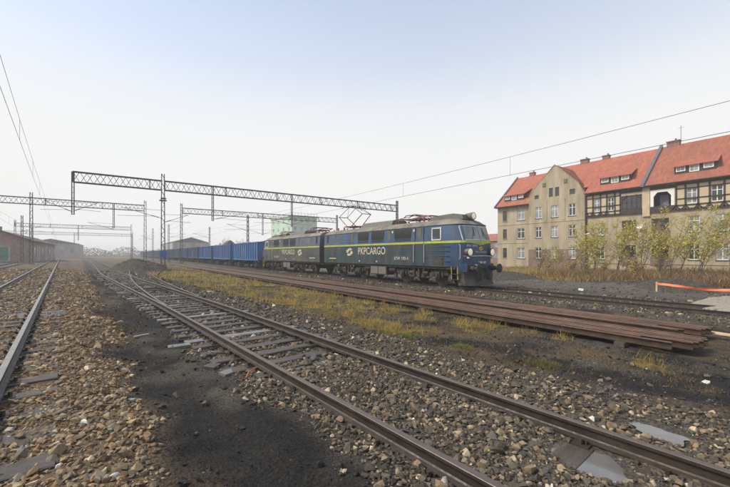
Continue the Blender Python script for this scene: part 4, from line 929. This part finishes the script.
# dormers
def dormer(y0, y1, ez, n=3, rise=.42, m='tile'):
    ex = 49.5; xf = 50.6; zr = lambda x: ez+(x-49.45)*.84; zb_ = zr(xf)-.05; zt = zb_+1.0
    mb = MB(); mb.add([(xf, y0, zb_), (xf, y1, zb_), (xf, y1, zt), (xf, y0, zt)], [(0, 1, 2, 3)])
    xe = xf+(zt-zr(xf))/(.84-rise)
    for y in (y0, y1): mb.add([(xf, y, zb_), (xf, y, zt), (xe, y, zr(xe))], [(0, 1, 2)])
    d = mb.build('dormer', 'timber', house)
    mb = MB(); k = 9; xs_ = np.linspace(xf-.3, xe+.1, k+1)
    for i in range(k):
        z0, z1 = zt+rise*(xs_[i]-xf), zt+rise*(xs_[i+1]-xf); fl = .22*(1-i/k)
        mb.add([(xs_[i], y0-fl, z0+.07), (xs_[i], y1+fl, z0+.07), (xs_[i+1], y1+fl, z1+.045), (xs_[i+1], y0-fl, z1+.045), (xs_[i], y0-fl, z0), (xs_[i], y1+fl, z0)], [(0, 1, 2, 3), (4, 5, 1, 0)])
    mb.build('dormer_roof', m, d)
    w = (y1-y0)/n
    for i in range(n):
        c = y0+w*(i+.5); mid = i == n//2; hw = .40 if not mid else .40; za = zb_+.36 if not mid else zb_+.16
        op = (c-hw, c+hw, za, zt-.08); a, b, cc, dd = op; f = MB(); x0, x1 = xf-.05, xf+.02; t = .085
        f.box(x0, x1, a, a+t, cc, dd); f.box(x0, x1, b-t, b, cc, dd); f.box(x0, x1, a+t, b-t, cc, cc+t); f.box(x0, x1, a+t, b-t, dd-t, dd); f.box(x0, x1, c-.02, c+.02, cc+t, dd-t); f.box(x0, x1, a+t, b-t, (cc+dd)/2-.015, (cc+dd)/2+.015)
        fo = f.build('window', 'window_white', d); f = MB(); f.box(xf-.03, xf-.015, a+t, b-t, cc+t, dd-t); f.build('pane', 'curtain_glass', fo)
dormer(29.75, 33.05, 8.95); dormer(16.3, 19.55, 9.42); dormer(8.9, 12.25, 9.42); dormer(-1.5, 2.0, 9.42)
for yy, xx, zt, w in ((31.6, 56.2, 14.95, .4), (23.6, 56, 15.35, .5), (20.9, 56.1, 15.3, .4), (13.6, 56, 15.4, .6), (4, 56, 15.5, .6)):
    mb = MB(); mb.box(xx-.3, xx+.3, yy-w, yy+w, 14.0, zt); mb.box(xx-.36, xx+.36, yy-w-.06, yy+w+.06, zt, zt+.1); c = mb.build('chimney', 'chimney_brick', house)
    mb = MB(); mb.tube([(xx, yy-.2, zt+.1), (xx, yy-.2, zt+.35)], .1, 8); mb.build('chimney_pot', 'zinc', c)
mb = MB(); mb.tube([(55.9, 12.9, 15), (55.9, 12.9, 17.2)], .025, 6); mb.bar((55.9, 12.6, 16.9), (55.9, 13.2, 16.9), .02); mb.build('aerial', 'wire', house)
# satellite dish on the loggia
mb = MB(); n = 14
for k in range(4):
    r_ = .36*k/3
    for i in range(n): mb.v.append((BX-.45+.16*(k/3)**2*-1+.12, 15.1+r_*cos(2*pi*i/n), 4.95+r_*sin(2*pi*i/n)))
mb.f = [(k*n+i, k*n+(i+1)%n, (k+1)*n+(i+1)%n, (k+1)*n+i) for k in range(3) for i in range(n)]; mb.m = [0]*len(mb.f); mb.tube([(BX-.3, 15.1, 4.9), (BX+.02, 15.1, 4.6)], .025, 6)
tag(mb.build('satellite_dish', 'window_white'), 'white satellite dish fixed beside the middle-storey loggia', 'satellite dish')

# ------------------------------------------------------------------ other buildings
def shed():
    root = thing('brick_shed', (-17, 97, 0), 'long low brick shed with shallow dark roof beside the left tracks', 'building')
    ye, yf = 97, 138; xr, xl, xa = -13.2, -24, -17.2
    mb = MB(); mb.add([(xr, ye, -.2), (xl, ye, -.2), (xl, ye, 4.4), (xa, ye, 6.1), (xr, ye, 4.5)], [(0, 1, 2, 3, 4)]); mb.build('gable_wall', 'shed_brick', root)
    mb = MB(); mb.add([(xr, ye, -.2), (xr, yf, -.2), (xr, yf, 4.5), (xr, ye, 4.5), (xl, ye, -.2), (xl, yf, -.2), (xl, yf, 4.4), (xl, ye, 4.4)], [(0, 1, 2, 3), (4, 5, 6, 7)]); mb.add([(xr, yf, -.2), (xl, yf, -.2), (xl, yf, 4.4), (xa, yf, 6.1), (xr, yf, 4.5)], [(0, 1, 2, 3, 4)]); mb.build('wall', 'shed_brick', root)
    for s, xx, z in ((1, xr+.5, 4.3), (-1, xl-.5, 4.2)):
        mb = MB(); mb.prism([(xa, 6.1), (xa, 6.32), (xx, z+.2), (xx, z)], 'y', ye-.4, yf+.4); mb.build('roof', 'shed_roof', root)
    for yy in (108, 120, 131):
        mb = MB(); mb.box(xr-.02, xr+.06, yy-2.0, yy+2.0, .1, 3.6); d = mb.build('sliding_door', 'shed_plaster', root); mb = MB(); mb.box(xr+.06, xr+.1, yy-.03, yy+.03, .1, 3.6); mb.build('door_seam', 'iron', d)
    for yy in (103, 114, 126, 136):
        mb = MB(); mb.box(xr-.02, xr+.05, yy-.8, yy+.8, 1.5, 3.2); w = mb.build('window', 'shed_plaster', root); mb = MB(); mb.box(xr+.05, xr+.06, yy-.65, yy+.65, 1.65, 3.05); mb.build('pane', 'glass', w)
    mb = MB(); mb.box(-19.6, -15.9, ye-.08, ye+.02, .3, 3.4); d = mb.build('gate', 'shed_plaster', root); mb = MB(); mb.box(-19.3, -17.9, ye-.1, ye-.08, .5, 3.1); mb.box(-17.6, -16.2, ye-.1, ye-.08, .5, 3.1)
    mat('shed_green', (.09, .20, .16), .7); mb.build('gate_leaf', 'shed_green', d)
    mb = MB(); mb.box(-18.3, -17.6, 99.5, 100.2, 5.5, 7.2); mb.build('chimney', 'shed_brick', root)
shed()
def block(name, x0, x1, y0, y1, h, m, label, roofm='shed_roof', storeys=3, bays=5, hip=0):
    root = thing(name, ((x0+x1)/2, (y0+y1)/2, -.3), label, 'building'); mb = MB(); mb.box(x0, x1, y0, y1, -.3, h); mb.build('wall', m, root)
    mb = MB()
    if hip: mb.prism([(x0-.3, h+.002), ((x0+x1)/2, h+hip), (x1+.3, h+.002)], 'y', y0-.3, y1+.3)
    else: mb.box(x0-.3, x1+.3, y0-.3, y1+.3, h+.002, h+.5)
    mb.build('roof', roofm, root); fh = h/storeys
    for s in range(storeys):
        for b in range(bays):
            yy = y0+(y1-y0)*(b+.5)/bays; z = s*fh+fh*.35; w = MB(); w.box(x0-.06, x0+.02, yy-.7, yy+.7, z, z+fh*.45); w.build('window', 'curtain_glass', root)
            xx = x0+(x1-x0)*(b+.5)/bays; w = MB(); w.box(xx-.6, xx+.6, y0-.06, y0+.02, z, z+fh*.45); w.build('window', 'curtain_glass', root)
    return root
gb = block('green_building', 63, 75, 142, 166, 18.0, 'far_green', 'tall pale green building in the haze behind the trailing locomotive unit', 'far_green', 5, 4)
mb = MB()
for k in range(9): mb.bar((63, 142+3*k, 18.5), (63, 142+3*k, 19.6), .08); mb.bar((63+1.5*k, 142, 18.5), (63+1.5*k, 142, 19.6), .08)
mb.bar((63, 142, 19.6), (63, 166, 19.6), .08); mb.bar((63, 142, 19.6), (75, 142, 19.6), .08); mb.build('roof_railing', 'steel_post', gb)
block('brick_house', 78, 90, 48, 62, 5.0, 'plinth_brick', 'distant reddish brick house between locomotive nose and apartment house', 'tile_old', 2, 4, 2.2)
block('far_warehouse', -30, -12, 205, 250, 6.5, 'far_wall', 'pale warehouse far down the left tracks beyond the shed', 'shed_roof', 1, 5, 2.)
block('far_depot', 24, 40, 190, 240, 7.5, 'far_wall', 'pale depot behind the far dull wagons', 'shed_roof', 2, 5, 2.5)
# hoist tower behind the wagons
t = thing('hoist_tower', (31, 118, -.3), 'small dark pitched roof and tower rising behind the first blue wagons', 'tower'); mb = MB(); mb.box(29.8, 32.2, 117, 120, -.3, 4.9); mb.build('wall', 'far_wall', t); mb = MB(); mb.prism([(29.3, 4.902), (31, 6.2), (32.7, 4.902)], 'y', 116.7, 120.3); mb.build('roof', 'shed_roof', t)

# ------------------------------------------------------------------ vegetation
def branch_tree(name, x, y, h, label, grp, nleaf, cols, lean=0.0, stems=3, spread=.35, leaf=.12, bark='bark', low=.25, seed=0, trunk_r=.03, cat='tree'):
    r = np.random.default_rng(seed); zb = float(ground_h(x, y)); root = thing(name, (x, y, zb-.03), label, cat, grp); mb = MB(); tips = []
    for s in range(stems):
        a = r.uniform(0, 2*pi); out = r.uniform(.1, 1)*spread*h; hh = h*r.uniform(.75, 1.0); P = []
        for t in np.linspace(0, 1, 7): P.append((cos(a)*out*t**1.3+r.normal(0, .02)*h*.3*t, sin(a)*out*t**1.3+lean*h*t**1.2+r.normal(0, .02)*h*.3*t, hh*t))
        mb.tube(P, [trunk_r*h*.25*(1-.8*t)+.004 for t in np.linspace(0, 1, 7)], 6)
        for k in range(int(8+1.6*h)):
            t = r.uniform(low, .98); i = min(5, int(t*6)); p0 = np.array(P[i])+(np.array(P[i+1])-np.array(P[i]))*(t*6-i); b = r.uniform(0, 2*pi); L_ = h*.22*(1.1-t)*r.uniform(.6, 1.4)+.15
            p1 = p0+np.array((cos(b)*L_, sin(b)*L_, L_*r.uniform(.5, 1.1))); mb.tube([p0, (p0+p1)/2+np.array((0, 0, -.03)), p1], [.012, .009, .005], 4); tips.append((p0, p1))
    mb.build('trunk', bark, root, local=True)
    if nleaf:
        k = r.integers(0, len(tips), nleaf); A = np.array([tips[i][0] for i in k]); B = np.array([tips[i][1] for i in k]); t = r.uniform(.2, 1.15, (nleaf, 1)); C = A+(B-A)*t+r.normal(0, .05+.012*h, (nleaf, 3))
        u = r.normal(size=(nleaf, 3)); u /= np.linalg.norm(u, axis=1)[:, None]; w = np.cross(u, r.normal(size=(nleaf, 3))); w /= np.linalg.norm(w, axis=1)[:, None]; sz = leaf*r.uniform(.6, 1.3, (nleaf, 1))
        V = np.stack([C-u*sz*.5, C+w*sz*.3, C+u*sz*.5, C-w*sz*.3], 1).reshape(-1, 3); F = np.arange(nleaf*4).reshape(-1, 4); pal = np.array(cols); col = pal[r.integers(0, len(pal), nleaf)]*r.uniform(.7, 1.3, (nleaf, 1))
        inst('crown', np_mesh('crown', V, F, 'leaf', np.repeat(col, 4, 0)), root)
    return root
YG = [(.52, .44, .05), (.62, .50, .06), (.36, .36, .06), (.66, .50, .07), (.44, .40, .07)]
sap = [(44, 19.0, 3.9, .0), (43, 17.2, 4.6, -.1), (44.5, 15.6, 5.2, -.12), (42, 14.6, 4.2, -.1), (43.5, 13.2, 5.9, -.16), (41.5, 12.4, 4.8, -.14), (44.5, 11.2, 5.6, -.2), (42.5, 9.9, 4.4, -.15), (44.0, 9.0, 5.5, -.2), (43.5, 21.5, 2.6, 0), (41, 16.2, 3.4, -.05), (40.5, 10.9, 3.8, -.1), (44.2, 6.9, 5.0, -.15), (40, 8, 3.4, -.1), (42.6, 18.0, 5.4, -.05), (43, 4, 4.5, -.1)]
wordl = ['at the gable corner', 'by the lamp post', 'below the glazed loggia', 'short of the satellite dish', 'tallest, before the arched loggia', 'slightly before the tallest', 'right of the tallest', 'low, by the barrier stake', 'leaning, before the timbered windows', 'stunted, before the brick plinth', 'low, in the dry grass', 'low, above the orange barrier', 'at the right edge', 'smallest at the right edge', 'slender, before the half-timbering', 'beyond the right edge']
for i, (x, y, h, ln) in enumerate(sap):
    h *= 1.15
    branch_tree('sapling', x, y, h, 'thin sapling with yellow-green leaves, '+wordl[i], 'yellowing saplings before the apartment house', int(620*h/4), YG, ln*1.25, 4+i % 3, .34, .15, seed=100+i, trunk_r=.010, low=.3)
rs = random.Random(12)
sh = sorted([(rs.uniform(37.5, 45.5), rs.uniform(5.5, 21.0), rs.uniform(1.2, 2.9)) for i in range(14)], key=lambda p: float(cam_uvz(np.array(p[0]), np.array(p[1]), 0)[0]))
for i, (x, y, h) in enumerate(sh):
    branch_tree('shrub', x, y, h, 'low wispy yellow-green shrub under the saplings, %s shrub from the left' % ORD[i], 'low shrubs under the saplings', 260, YG+[(.30, .18, .06), (.24, .14, .06)], -.18, 6, .5, .13, seed=150+i, trunk_r=.012, low=.2, cat='shrub')
for i, (x, y, h) in enumerate(((27, 88, 5.2), (29, 96, 6), (25.5, 104, 5.5), (33, 110, 7), (26, 76, 4.2), (60, 112, 9), (38, 150, 9), (30, 170, 9))):
    branch_tree('bare_tree', x, y, h, 'bare winter tree behind the train, '+('behind the second blue wagon', 'behind the third blue wagon', 'behind the first dull blue-grey wagon', 'behind the tower', 'lowest, by the single mast', 'tall, near the green building', 'beyond the masts', 'farthest down the train')[i], 'bare trees behind the train', 260, [(.10, .085, .06), (.12, .10, .06)], 0, 6, .4, .25, 'far_tree', .2, 200+i, .04)
# far wood closing the view
def far_wood():
    n = 60000; r = np.random.default_rng(5); a = r.uniform(-1.0, 1.7, n); d = r.uniform(330, 430, n); x = np.sin(a)*d; y = np.cos(a)*d; hh = 3+7*fbm(a*30, a*0, 1, 3)
    z = r.uniform(0, 1, n)**1.6*hh; s = r.uniform(.25, .6, n)
    u = r.normal(size=(n, 3)); u /= np.linalg.norm(u, axis=1)[:, None]; w = np.cross(u, r.normal(size=(n, 3))); w /= np.linalg.norm(w, axis=1)[:, None]; C = np.stack([x, y, z], -1)
    V = np.stack([C-u*s[:, None], C+w*s[:, None], C+u*s[:, None], C-w*s[:, None]], 1).reshape(-1, 3)
    o = inst('far_wood', np_mesh('far_wood', V, np.arange(n*4).reshape(-1, 4), 'far_tree')); tag(o, 'far-off wood closing the horizon in the haze', 'wood', kind='stuff')
far_wood()
def blades(name, x, y, h, w, cols, lean=.5, seed=0, zoff=0):
    r = np.random.default_rng(seed); n = len(x); z = ground_h(x, y)-.01+zoff; a = r.uniform(0, 2*pi, n); la = r.uniform(0, 2*pi, n); ll = r.uniform(.1, 1, n)*lean*h
    P = np.stack([x, y, z], -1); d = np.stack([np.cos(a), np.sin(a), 0*a], -1)*(w/2)[:, None]; L_ = np.stack([np.cos(la)*ll, np.sin(la)*ll, 0*a], -1); up = np.array((0, 0, 1.))
    V = np.stack([P-d, P+d, P+d*.7+L_*.35+up*(h*.6)[:, None], P-d*.7+L_*.35+up*(h*.6)[:, None], P+L_+up*h[:, None]], 1).reshape(-1, 3)
    b = (np.arange(n)*5)[:, None]; F = np.concatenate([b+np.array((0, 1, 2)), b+np.array((0, 2, 3)), b+np.array((3, 2, 4))], 0)
    pal = np.array(cols); col = pal[r.integers(0, len(pal), n)]*r.uniform(.65, 1.3, (n, 1))
    return np_mesh(name, V, F, 'blade', np.repeat(col, 5, 0))
DRY = [(.46, .33, .09), (.38, .27, .07), (.30, .22, .055), (.52, .38, .13), (.26, .20, .05), (.20, .17, .04)]
def yard_grass():
    n = 260000; r = np.random.default_rng(31); Z = 4*np.exp(r.uniform(0, 1, n)*math.log(75/4)); U = r.uniform(-.62, .62, n)/FPX*Z; x = U*cos(YAWR)+Z*sin(YAWR); y = -U*sin(YAWR)+Z*cos(YAWR)
    t, g, gr, c = zones(x, y); clump = fbm(x, y, 2.6, 61)
    k = (gr > .2) & (x < 10) & (r.uniform(0, 1, n) < gr*sstep(.34, .55, clump)*1.2+.03); x, y, Z, clump = x[k], y[k], Z[k], clump[k]
    h = r.uniform(.05, .17, len(x))*(.2+1.7*sstep(.35, .75, clump))*np.clip((Z/8)**.2, .9, 1.5); w = .006*np.clip(Z/6, 1, 6)
    o = inst('dry_grass', blades('dry_grass', x, y, h, w, DRY, 1.2, 3)); tag(o, 'patches of low yellowed grass between the tracks', 'grass', kind='stuff')
yard_grass()
def weeds():
    n = 150000; r = np.random.default_rng(37); Z = 3*np.exp(r.uniform(0, 1, n)*math.log(60/3)); U = r.uniform(-.62, .62, n)/FPX*Z; x = U*cos(YAWR)+Z*sin(YAWR); y = -U*sin(YAWR)+Z*cos(YAWR)
    t, g, gr, c = zones(x, y); clump = fbm(x, y, 1.9, 67)*.6+fbm(x, y, .45, 68)*.4; xl = x-left_c(y); xn = x-near_c(y)
    leftz = sstep(1.2, 1.6, xl)*(1-sstep(-2.2, -1.2, xn))*sstep(6, 13, y); mid = sstep(2.0, 2.8, xn)*(1-sstep(8.8, 9.4, x))*.55*(1-gr)
    k = (r.uniform(0, 1, n) < (leftz+mid)*sstep(.46, .60, clump)) & (y > .5); x, y, Z = x[k], y[k], Z[k]
    h = r.uniform(.02, .09, len(x)); w = .006*np.clip(Z/5, 1, 6)
    o = inst('dead_weeds', blades('dead_weeds', x, y, h, w, [(.22, .13, .055), (.17, .105, .05), (.28, .18, .07), (.13, .085, .045), (.20, .17, .06)], 1.8, 9)); tag(o, 'flattened brown dead weeds and moss on the ballast between the tracks', 'weeds', kind='stuff')
weeds()
def back_grass():
    n = 90000; r = np.random.default_rng(33); x = r.uniform(25, 49.3, n); y = r.uniform(-4, 62, n)
    t, g, gr, c = zones(x, y); clump = fbm(x, y, .5, 63); k = (gr > .3) & in_view(x, y, 0, .1); x, y, clump = x[k], y[k], clump[k]
    red = sstep(.45, .6, fbm(x, y, .16, 64)+.35*sstep(20, 10, y)-.1)
    h = r.uniform(.12, .42, len(x))*(.2+1.3*clump)*(1+1.3*red*(r.uniform(0, 1, len(x)) < .5)); w = .04+0*h
    me = blades('tall_dry_grass', x, y, h, w, [(.42, .31, .10), (.36, .26, .09), (.45, .34, .13), (.28, .21, .07)], 1.1, 4)
    cols = np.array([(.20, .105, .05), (.15, .085, .045), (.24, .15, .07)])[r.integers(0, 3, len(x))]; at = me.color_attributes['col']; buf = np.empty(len(x)*5*4, np.float32); at.data.foreach_get('color', buf); buf = buf.reshape(len(x), 5, 4); m = (r.uniform(0, 1, len(x)) < red*.8); buf[m, :, :3] = cols[m][:, None, :]; at.data.foreach_set('color', buf.ravel())
    o = inst('tall_dry_grass', me); tag(o, 'strip of tall dry grass and russet weeds before the apartment house', 'grass', kind='stuff')
back_grass()
for i, (x, y, s, lab, cols) in enumerate(((5.35, 5.96, .20, 'bright green grass tuft beyond the near track', [(.10, .19, .02), (.16, .24, .03), (.22, .26, .04)]), (5.86, 4.77, .17, 'smaller yellow-green grass tuft right of the bright one', [(.14, .18, .03), (.22, .22, .05), (.26, .22, .07)]), (5.5, 6.9, .2, 'yellowed grass tuft just left of the bright green one', [(.30, .23, .08), (.2, .18, .05)]), (6.2, 3.3, .26, 'sprawling mossy grass tuft near the rusty rail ends', [(.2, .17, .05), (.12, .13, .03)]), (1.75, 9.0, .16, 'dull green tuft by the foot of the near rail, in the coal dust', [(.12, .11, .04), (.2, .16, .06)]))):
    n = 900; r = np.random.default_rng(70+i); a = r.uniform(0, 2*pi, n); d = s*np.sqrt(r.uniform(0, 1, n))*(1+.5*np.sin(a*3+i)); xx, yy = x+np.cos(a)*d, y+np.sin(a)*d*1.3
    h = r.uniform(.04, .13, n)*(1.15-d/s*.5); me = blades('grass_tuft', xx, yy, h, .006+0*h, cols, 1.0, 80+i); zb = float(ground_h(x, y)); 
    me.transform(__import__('mathutils').Matrix.Translation((-x, -y, -zb))); o = inst('grass_tuft', me, None, (x, y, zb)); tag(o, lab, 'grass tuft', 'grass tufts beside the near track')

# ------------------------------------------------------------------ heaps, puddles, small things
def heap(name, cx, cy, rx, ry, h, m, label, seed, n=80, kind=None):
    xs = np.linspace(-1.05, 1.05, n); X, Y = np.meshgrid(xs, xs, indexing='ij'); Rr = np.sqrt(X**2+Y**2); px, py = cx+X*rx, cy+Y*ry
    P = (1-np.exp(-2.2*np.clip(1-Rr, 0, 1)))*1.05*h*(.75+.5*fbm(px, py, .5, seed))+(fbm(px, py, 1.6, seed+1)-.5)*.25*h*sstep(1.0, .6, Rr)+(fbm(px, py, 5, seed+2)-.5)*.26*h*sstep(1., .7, Rr)
    H = ground_h(px, py)-.05+P*1.0; V = np.stack([px-cx, py-cy, H], -1).reshape(-1, 3); idx = np.arange(n*n).reshape(n, n); F = np.stack([idx[:-1, :-1], idx[1:, :-1], idx[1:, 1:], idx[:-1, 1:]], -1).reshape(-1, 4)
    o = inst(name, np_mesh(name, V, F, m, smooth=True), None, (cx, cy, 0)); tag(o, label, 'heap'); return o
heap('dirt_heap', 2.6, 49, 3.0, 7.0, 1.25, 'dirt_heap', 'dark heap of cinders burying the end of the diverging track', 300)
heap('gravel_heap', 18.9, 1.6, 2.4, 2.6, .75, 'gravel_heap', 'pale sandy gravel heap at the right edge beyond the main track', 310)
heap('soil_heap', 27.5, 6.6, 2.4, 2.0, .75, 'dirt_heap', 'low dark soil heap behind the orange barrier tape', 320)
heap('soil_heap', 28, 18.8, 2.6, 3.4, .55, 'dirt_heap', 'low dark soil heap in front of the dry grass, left of saplings', 330)
def puddle(cx, cy, rx, ry, z, label, seed, rot=0):
    r = random.Random(seed); n = 26; P = []
    for i in range(n):
        a = 2*pi*i/n; k = 1+.22*sin(3*a+seed)+.12*sin(5*a+2*seed)+r.uniform(-.08, .08); u, v = cos(a)*rx*k, sin(a)*ry*k; P.append((cx+u*cos(rot)-v*sin(rot), cy+u*sin(rot)+v*cos(rot), z))
    mb = MB(); mb.add(P, [tuple(range(n))]); o = mb.build('puddle', 'water'); tag(o, label, 'puddle'); o['kind'] = 'structure'
mat('water', (.13, .125, .12), .06, var=.2, bump=0, spec=.9)
pz = lambda x, y, d: float(ground_h(x, y))+d
puddle(3.44, 1.42, .42, .55, pz(3.45, 1.42, .022), 'muddy puddle between the near rails', 1, .3); puddle(4.52, 1.2, .20, .28, pz(4.52, 1.2, .010), 'small puddle outside the far rail of the near track', 4)
def slab(x, y, L_, w, h, rz, m, name, label, cat, tilt=0., dz=0., seed=0):
    r = random.Random(seed); mb = MB(); P = [(-L_/2, -w/2), (L_/2*r.uniform(.8, 1), -w/2*r.uniform(.8, 1)), (L_/2, w/2*r.uniform(.7, 1)), (-L_/2*r.uniform(.8, 1), w/2)]; mb.prism(P, 'z', 0, h); o = mb.build(name, m); o.location = (x, y, float(ground_h(x, y))-.01+dz); o.rotation_euler = (tilt, tilt*.6, rz); tag(o, label, cat)
slab(1.5, 5.75, .30, .17, .05, .5, 'sleeper_concrete', 'concrete_slab', 'broken pale concrete slab on the cinders beside the near rail', 'slab', .05)
slab(1.1, 7.9, .42, .2, .05, .1, 'sleeper_concrete', 'concrete_slab', 'flat grey slab lying left of the wire hoop', 'slab', .03, seed=2)
slab(1.35, 6.2, .3, .2, .06, .9, 'sleeper_wood', 'concrete_slab', 'dark broken board beside the pale slab', 'slab', .1, seed=3)
slab(1.95, 5.2, .5, .22, .05, .2, 'sleeper_wood', 'board', 'wet grey board half buried below the near rail', 'board', .02, seed=4)
slab(3.35, 6.75, .3, .16, .07, 1.2, 'sleeper_wood', 'board', 'short dark board end lying against the far rail', 'board', .06, seed=5)
slab(.55, 9.2, .34, .1, .03, .5, 'sleeper_concrete', 'board', 'thin pale board lying on the cinders between the tracks', 'board', .02, seed=6)
for i, (x, y, s, lab, colr) in enumerate(((1.62, 7.0, .12, 'grey boulder beside the near rail', (.12, .115, .105)), (2.62, 5.35, .12, 'round greenish boulder between the near rails', (.12, .115, .075)), (2.85, 5.55, .11, 'darker round boulder beside the greenish one', (.085, .085, .08)), (3.12, 5.35, .10, 'tan boulder nearest the far rail', (.20, .165, .12)), (1.15, 6.6, .09, 'dark lump of slag on the cinders', (.05, .048, .045)))):
    tv, tf = TPL[i]; o = inst('boulder', np_mesh('boulder', tv*np.array((1, 1, .9)), tf, 'stone_one'), None, (x, y, float(ground_h(x, y))+s*.4), (0, 0, i), (s, s, s)); o.color = colr+(1,); tag(o, lab, 'stone')
    md = o.modifiers.new('round', 'BEVEL'); md.width = .25; md.segments = 2
gz = lambda x, y: float(ground_h(x, y))
mb = MB(); P = []
for t in np.linspace(-.4, 3.6, 16): P.append((1.75+.36*cos(t)*.9, 7.0+.40*sin(t), gz(1.75, 7.0)+.04+.03*sin(t*2)))
P += [(2.0, 6.4, gz(2, 6.4)+.05), (2.15, 6.0, gz(2.1, 6)+.03)][::-1] if False else []
mb.tube(P, .014, 6); tag(mb.build('wire_hoop', 'rail_rust'), 'bent rusty wire hoop lying beside the near rail', 'wire')
mb = MB(); mb.tube([(1.58, 5.15, gz(1.6, 5.2)+.05), (1.68, 5.33, gz(1.7, 5.3)+.07), (1.84, 5.45, gz(1.8, 5.4)+.08)], .012, 8); tag(mb.build('orange_pipe', 'orange_plastic'), 'short bent orange plastic pipe offcut beside the near rail', 'pipe')
# barrier tape on stakes
ST = [(24.2, 6.6), (22.9, 2.6), (23.4, -1.2)]
for i, (x, y) in enumerate(ST):
    z = gz(x, y); mb = MB(); mb.bar((x, y, z-.1), (x+.02, y, .16), .07); tag(mb.build('stake', 'new_wood'), ('pale wooden stake at the left end of the orange tape', 'wooden stake midway along the orange tape', 'wooden stake past the right edge holding the tape')[i], 'stake', 'barrier stakes')
mb = MB(); k = 0
for (xa, ya), (xb, yb) in zip(ST[:-1], ST[1:]):
    n = 12
    for i in range(n):
        q = []
        for t in (i/n, (i+1)/n):
            x, y = xa+(xb-xa)*t-.05, ya+(yb-ya)*t; sg = -.10*4*t*(1-t)+.02*sin(9*t); q.append((x, y, sg))
        (x0, y0, s0), (x1, y1, s1) = q; tw0, tw1 = .04*sin(i*.9), .04*sin((i+1)*.9)
        mb.add([(x0-tw0, y0, .025+s0), (x1-tw1, y1, .025+s1), (x1+tw1, y1, .13+s1), (x0+tw0, y0, .13+s0)], [(0, 1, 2, 3)])
tp = mb.build('barrier_tape', 'tape'); sm = tp.modifiers.new('thick', 'SOLIDIFY'); sm.thickness = .004; tag(tp, 'orange barrier tape strung between stakes by the dug ground', 'barrier')
# street lamp before the house
lp = thing('street_lamp', (45.5, 18.1, gz(45.5, 18.1)), 'thin street lamp with bent head before the apartment house', 'street lamp')
mb = MB(); mb.tube([(45.5, 18.1, -.3), (45.5, 18.1, 3.6), (45.45, 18.3, 3.95), (45.4, 18.6, 4.05)], [.06, .045, .04, .035], 8); mb.build('pole', 'steel_post', lp); mb = MB(); mb.tube([(45.4, 18.55, 4.05), (45.35, 18.75, 4.06), (45.3, 19.05, 4.02)], [.05, .11, .06], 10); mb.build('lamp_head', 'white_paint', lp)
slab(22, 9.5, .4, .25, .12, .4, 'window_white', 'white_bag', 'small white scrap lying before the dry grass', 'scrap', .1, seed=12)
# ------------------------------------------------------------------ haze
hz = bpy.data.materials.new('haze'); hz.use_nodes = True; nt = hz.node_tree; nt.nodes.clear(); out = nt.nodes.new('ShaderNodeOutputMaterial'); pv = nt.nodes.new('ShaderNodeVolumePrincipled')
pv.inputs['Density'].default_value = HAZE = .0013; pv.inputs['Color'].default_value = (.99, .99, 1, 1); pv.inputs['Anisotropy'].default_value = 0; nt.links.new(pv.outputs[0], out.inputs['Volume']); MATS['haze'] = hz
mb = MB(); mb.box(-1650, 1650, -300, 1700, -2.5, 22); hzo = mb.build('haze', 'haze'); tag(hzo, kind='stuff')
